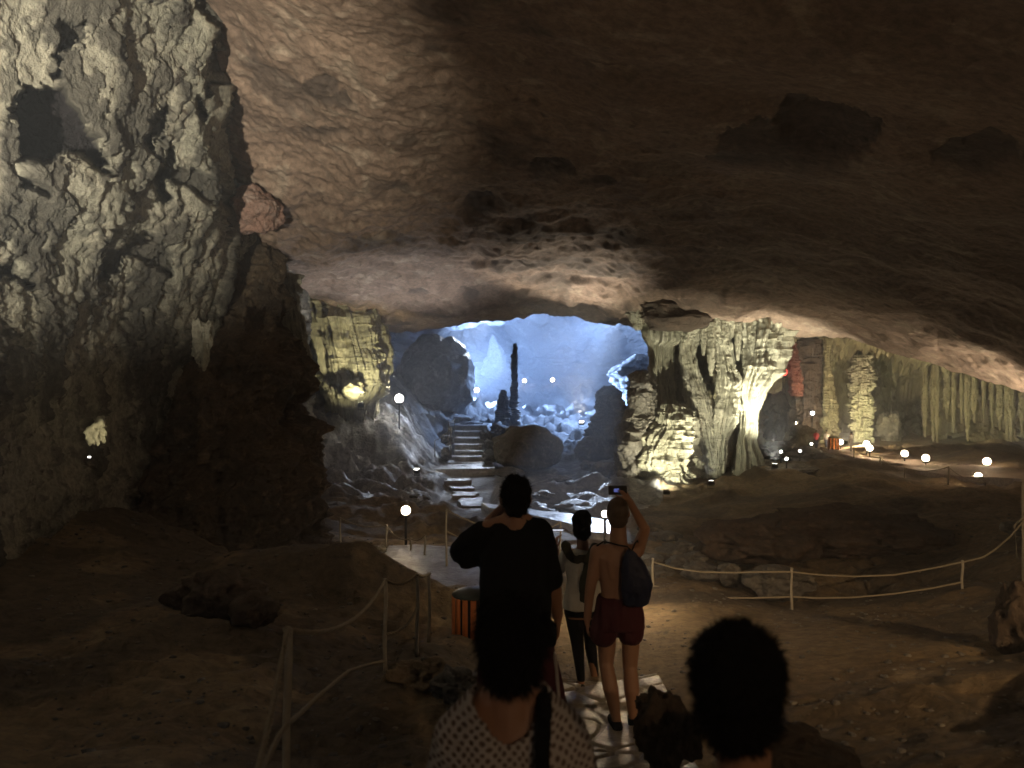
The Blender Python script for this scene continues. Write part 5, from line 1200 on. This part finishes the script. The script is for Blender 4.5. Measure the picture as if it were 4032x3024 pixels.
for k, (px, py, w, h, Y) in enumerate([(2210,1885,90,26,22.5),(2290,1900,110,28,22.0),(2370,1850,90,70,23.5),(2310,1830,60,40,24.5),(2470,1880,80,50,22.5),(2140,1950,90,30,20),(2270,2000,160,44,18.6),(2400,1990,100,30,18.8),
                                       (1420,1980,120,50,19),(1560,2010,130,60,18),(1700,2060,120,40,17),(1640,1960,110,50,20)]):
    boulder_px('rock', px, py, Y, w, h, 850+k, M['boulder'], 'blue grey stone on the chamber floor, ' + ['flat, above the black haired man','flat, next right','pale lump left of the pillar foot','small lump under the rock stack','at the pillar foot','right of the black haired man','broad one before the bright lane','small one before the bright lane','far left near the dark column','left above the globe lamp','right of the globe lamp','left of the low wide steps'][k], cat='rock', rough=.28, dr=1.1, group='stones on the dim chamber floor')
# lit knob and pale patches on the big column, small lit niche rock
boulder_px('rock', 385, 1690, 8.55, 78, 96, 871, M['flow'], 'small brightly lit yellow rock at the foot of the left wall', cat='rock', rough=.6, freq=1.0)
boulder_px('rock', 4000, 2080, 12, 120, 60, 872, M['boulder'], 'grey rock behind the stair rail', cat='rock')
# right chamber columns
column('cave_column', [(1330,3240,3275),(1450,3244,3272),(1540,3240,3290),(1600,3242,3298),(1680,3240,3300),(1760,3235,3305)], 37, 881, M['drape'], 'slim pale column in the right hand chamber above the far visitors', 'rock column', flute=.1, ledge=.15, rough=.25, na=100, nz=220)
column('cave_column', [(1400,3352,3440),(1520,3350,3436),(1580,3348,3436),(1660,3350,3432),(1740,3355,3430)], 37.3, 891, M['flow'], 'bright yellow lit column above the path lamps', 'rock column', flute=.12, ledge=.2, rough=.3, na=120, nz=220)
column('cave_column', [(1340,3120,3240),(1500,3130,3235),(1600,3120,3240),(1700,3110,3250),(1760,3100,3260)], 38, 901, M['brownrock'], 'dark column right of the red lit rock', 'rock column', flute=.1, ledge=.1, rough=.2, na=120, nz=200)
column('cave_column', [(1330,3085,3125),(1380,3085,3140),(1450,3095,3150),(1500,3105,3160),(1560,3115,3165)], 35.5, 911, M['redlit'], 'red lit rock column beside the bright pillar', 'rock column', flute=.1, ledge=.1, rough=.25, na=120, nz=200)
for k, (px, py, Y, w, h) in enumerate([(3060,1640,33,130,170),(3140,1720,33,150,110),(3060,1780,28,160,90),(3180,1800,27,180,70),(2980,1850,24.5,200,90),(3120,1860,23,220,70),(3500,1690,38.5,100,140)]):
    boulder_px('boulder', px, py, Y, w, h, 920+k, M['boulder'] if k != 1 else M['flow'], 'dark boulder in the right hand chamber, ' + ['under the red light','orange lit below the small lamp','left of the far visitors','before the small orange bin','at the right foot of the pillar','right of the pillar foot, nearest','behind the yellow column'][k], rough=.25, n=5)
# drapery fingers on the far right
rnd = random.Random(5)
names = ['first', 'second', 'third', 'fourth', 'fifth', 'sixth', 'seventh', 'eighth', 'ninth', 'tenth', 'eleventh', 'twelfth', 'thirteenth', 'fourteenth']
for k in range(14):
    px = 3640+k*29+rnd.uniform(-8, 8); w = rnd.uniform(8, 15); t = 1530+(px-3600)*.12; b_ = t+rnd.uniform(90, 210)
    Y = 37.9-(px-3560)*.009
    column('stalactite', [(t-130, px-w*.8, px+w*.8), (t+50, px-w*.9, px+w*.9), (b_-40, px-w*.5, px+w*.5), (b_, px-4, px+4)], Y, 950+k*3, M['drape'], names[k]+' hanging stone finger from the left on the far right wall', 'stalactite', 'stone fingers on the far right wall', flute=.2, ledge=.08, rough=.25, na=48, nz=90)

for k, (px, py, Y, w, h, t) in enumerate([(1925,1800,28.2,60,60,'at the lower right corner of the steps'),(1935,1755,29.5,70,55,'half way up the steps on the right'),(1920,1715,31.5,60,50,'near the top of the steps on the right'),
      (1755,1790,28.6,50,50,'at the lower left of the steps'),(1762,1735,30.5,46,50,'half way up the steps on the left'),(1845,1680,35.0,110,34,'flat, above the top step'),(1960,1690,34.0,80,50,'right of the top step'),(1800,1650,36.5,90,40,'left, behind the top landing')]):
    boulder_px('rock', px, py, Y, w, h, 1000+k, M['bluerock'], 'blue lit stone '+t, cat='rock', rough=.3, group='stones edging the lit steps')
# grit and pebbles
rnd = random.Random(11); bm = bmesh.new()
tmpl = []
for k in range(5):
    t_ = bmesh.new(); bmesh.ops.create_icosphere(t_, subdivisions=1, radius=1)
    tmpl.append(([v.co*(1+rnd.uniform(-.3, .3)) for v in t_.verts], [[v.index for v in f.verts] for f in t_.faces])); t_.free()
vs = []; fs = []
for k in range(4200):
    Yp = 2.6+12*rnd.random()**1.4; xp = rnd.uniform(-.62, .66)*Yp
    if path_mask(np.array(xp), np.array(Yp)) > .1 and rnd.random() < .93: continue
    zz_ = gz_at(xp, Yp); r_ = .006+.028*rnd.random()**4+.002*Yp*.3; ca, sa = math.cos(k), math.sin(k); fl_ = rnd.uniform(.45, .8)
    vv, ff_ = tmpl[k % 5]; b0 = len(vs)
    vs += [(xp+r_*(v.x*ca-v.y*sa), Yp+r_*(v.x*sa+v.y*ca), zz_+r_*v.z*fl_) for v in vv]; fs += [[i+b0 for i in f] for f in ff_]
me = bpy.data.meshes.new('pebbles'); me.from_pydata(vs, [], fs); bm.free()
tag(link('pebbles', me, M['boulder']), 'loose grit and pebbles on the cave floor', 'pebbles', kind='stuff')
# ------------------------------------------------------------------ haze
hz = bpy.data.materials.new('thin_mist'); hz.use_nodes = True
nt = hz.node_tree; nt.nodes.clear()
out = nt.nodes.new('ShaderNodeOutputMaterial'); pv = nt.nodes.new('ShaderNodeVolumePrincipled')
pv.inputs['Color'].default_value = (.85, .9, 1, 1); pv.inputs['Density'].default_value = .0095; pv.inputs['Anisotropy'].default_value = .25
nt.links.new(pv.outputs[0], out.inputs['Volume'])
bm = bmesh.new(); box_bm(bm, (0, 36, 7), (130, 100, 30))
hb = bm_obj('haze', bm, hz, smooth=False); tag(hb, kind='stuff')
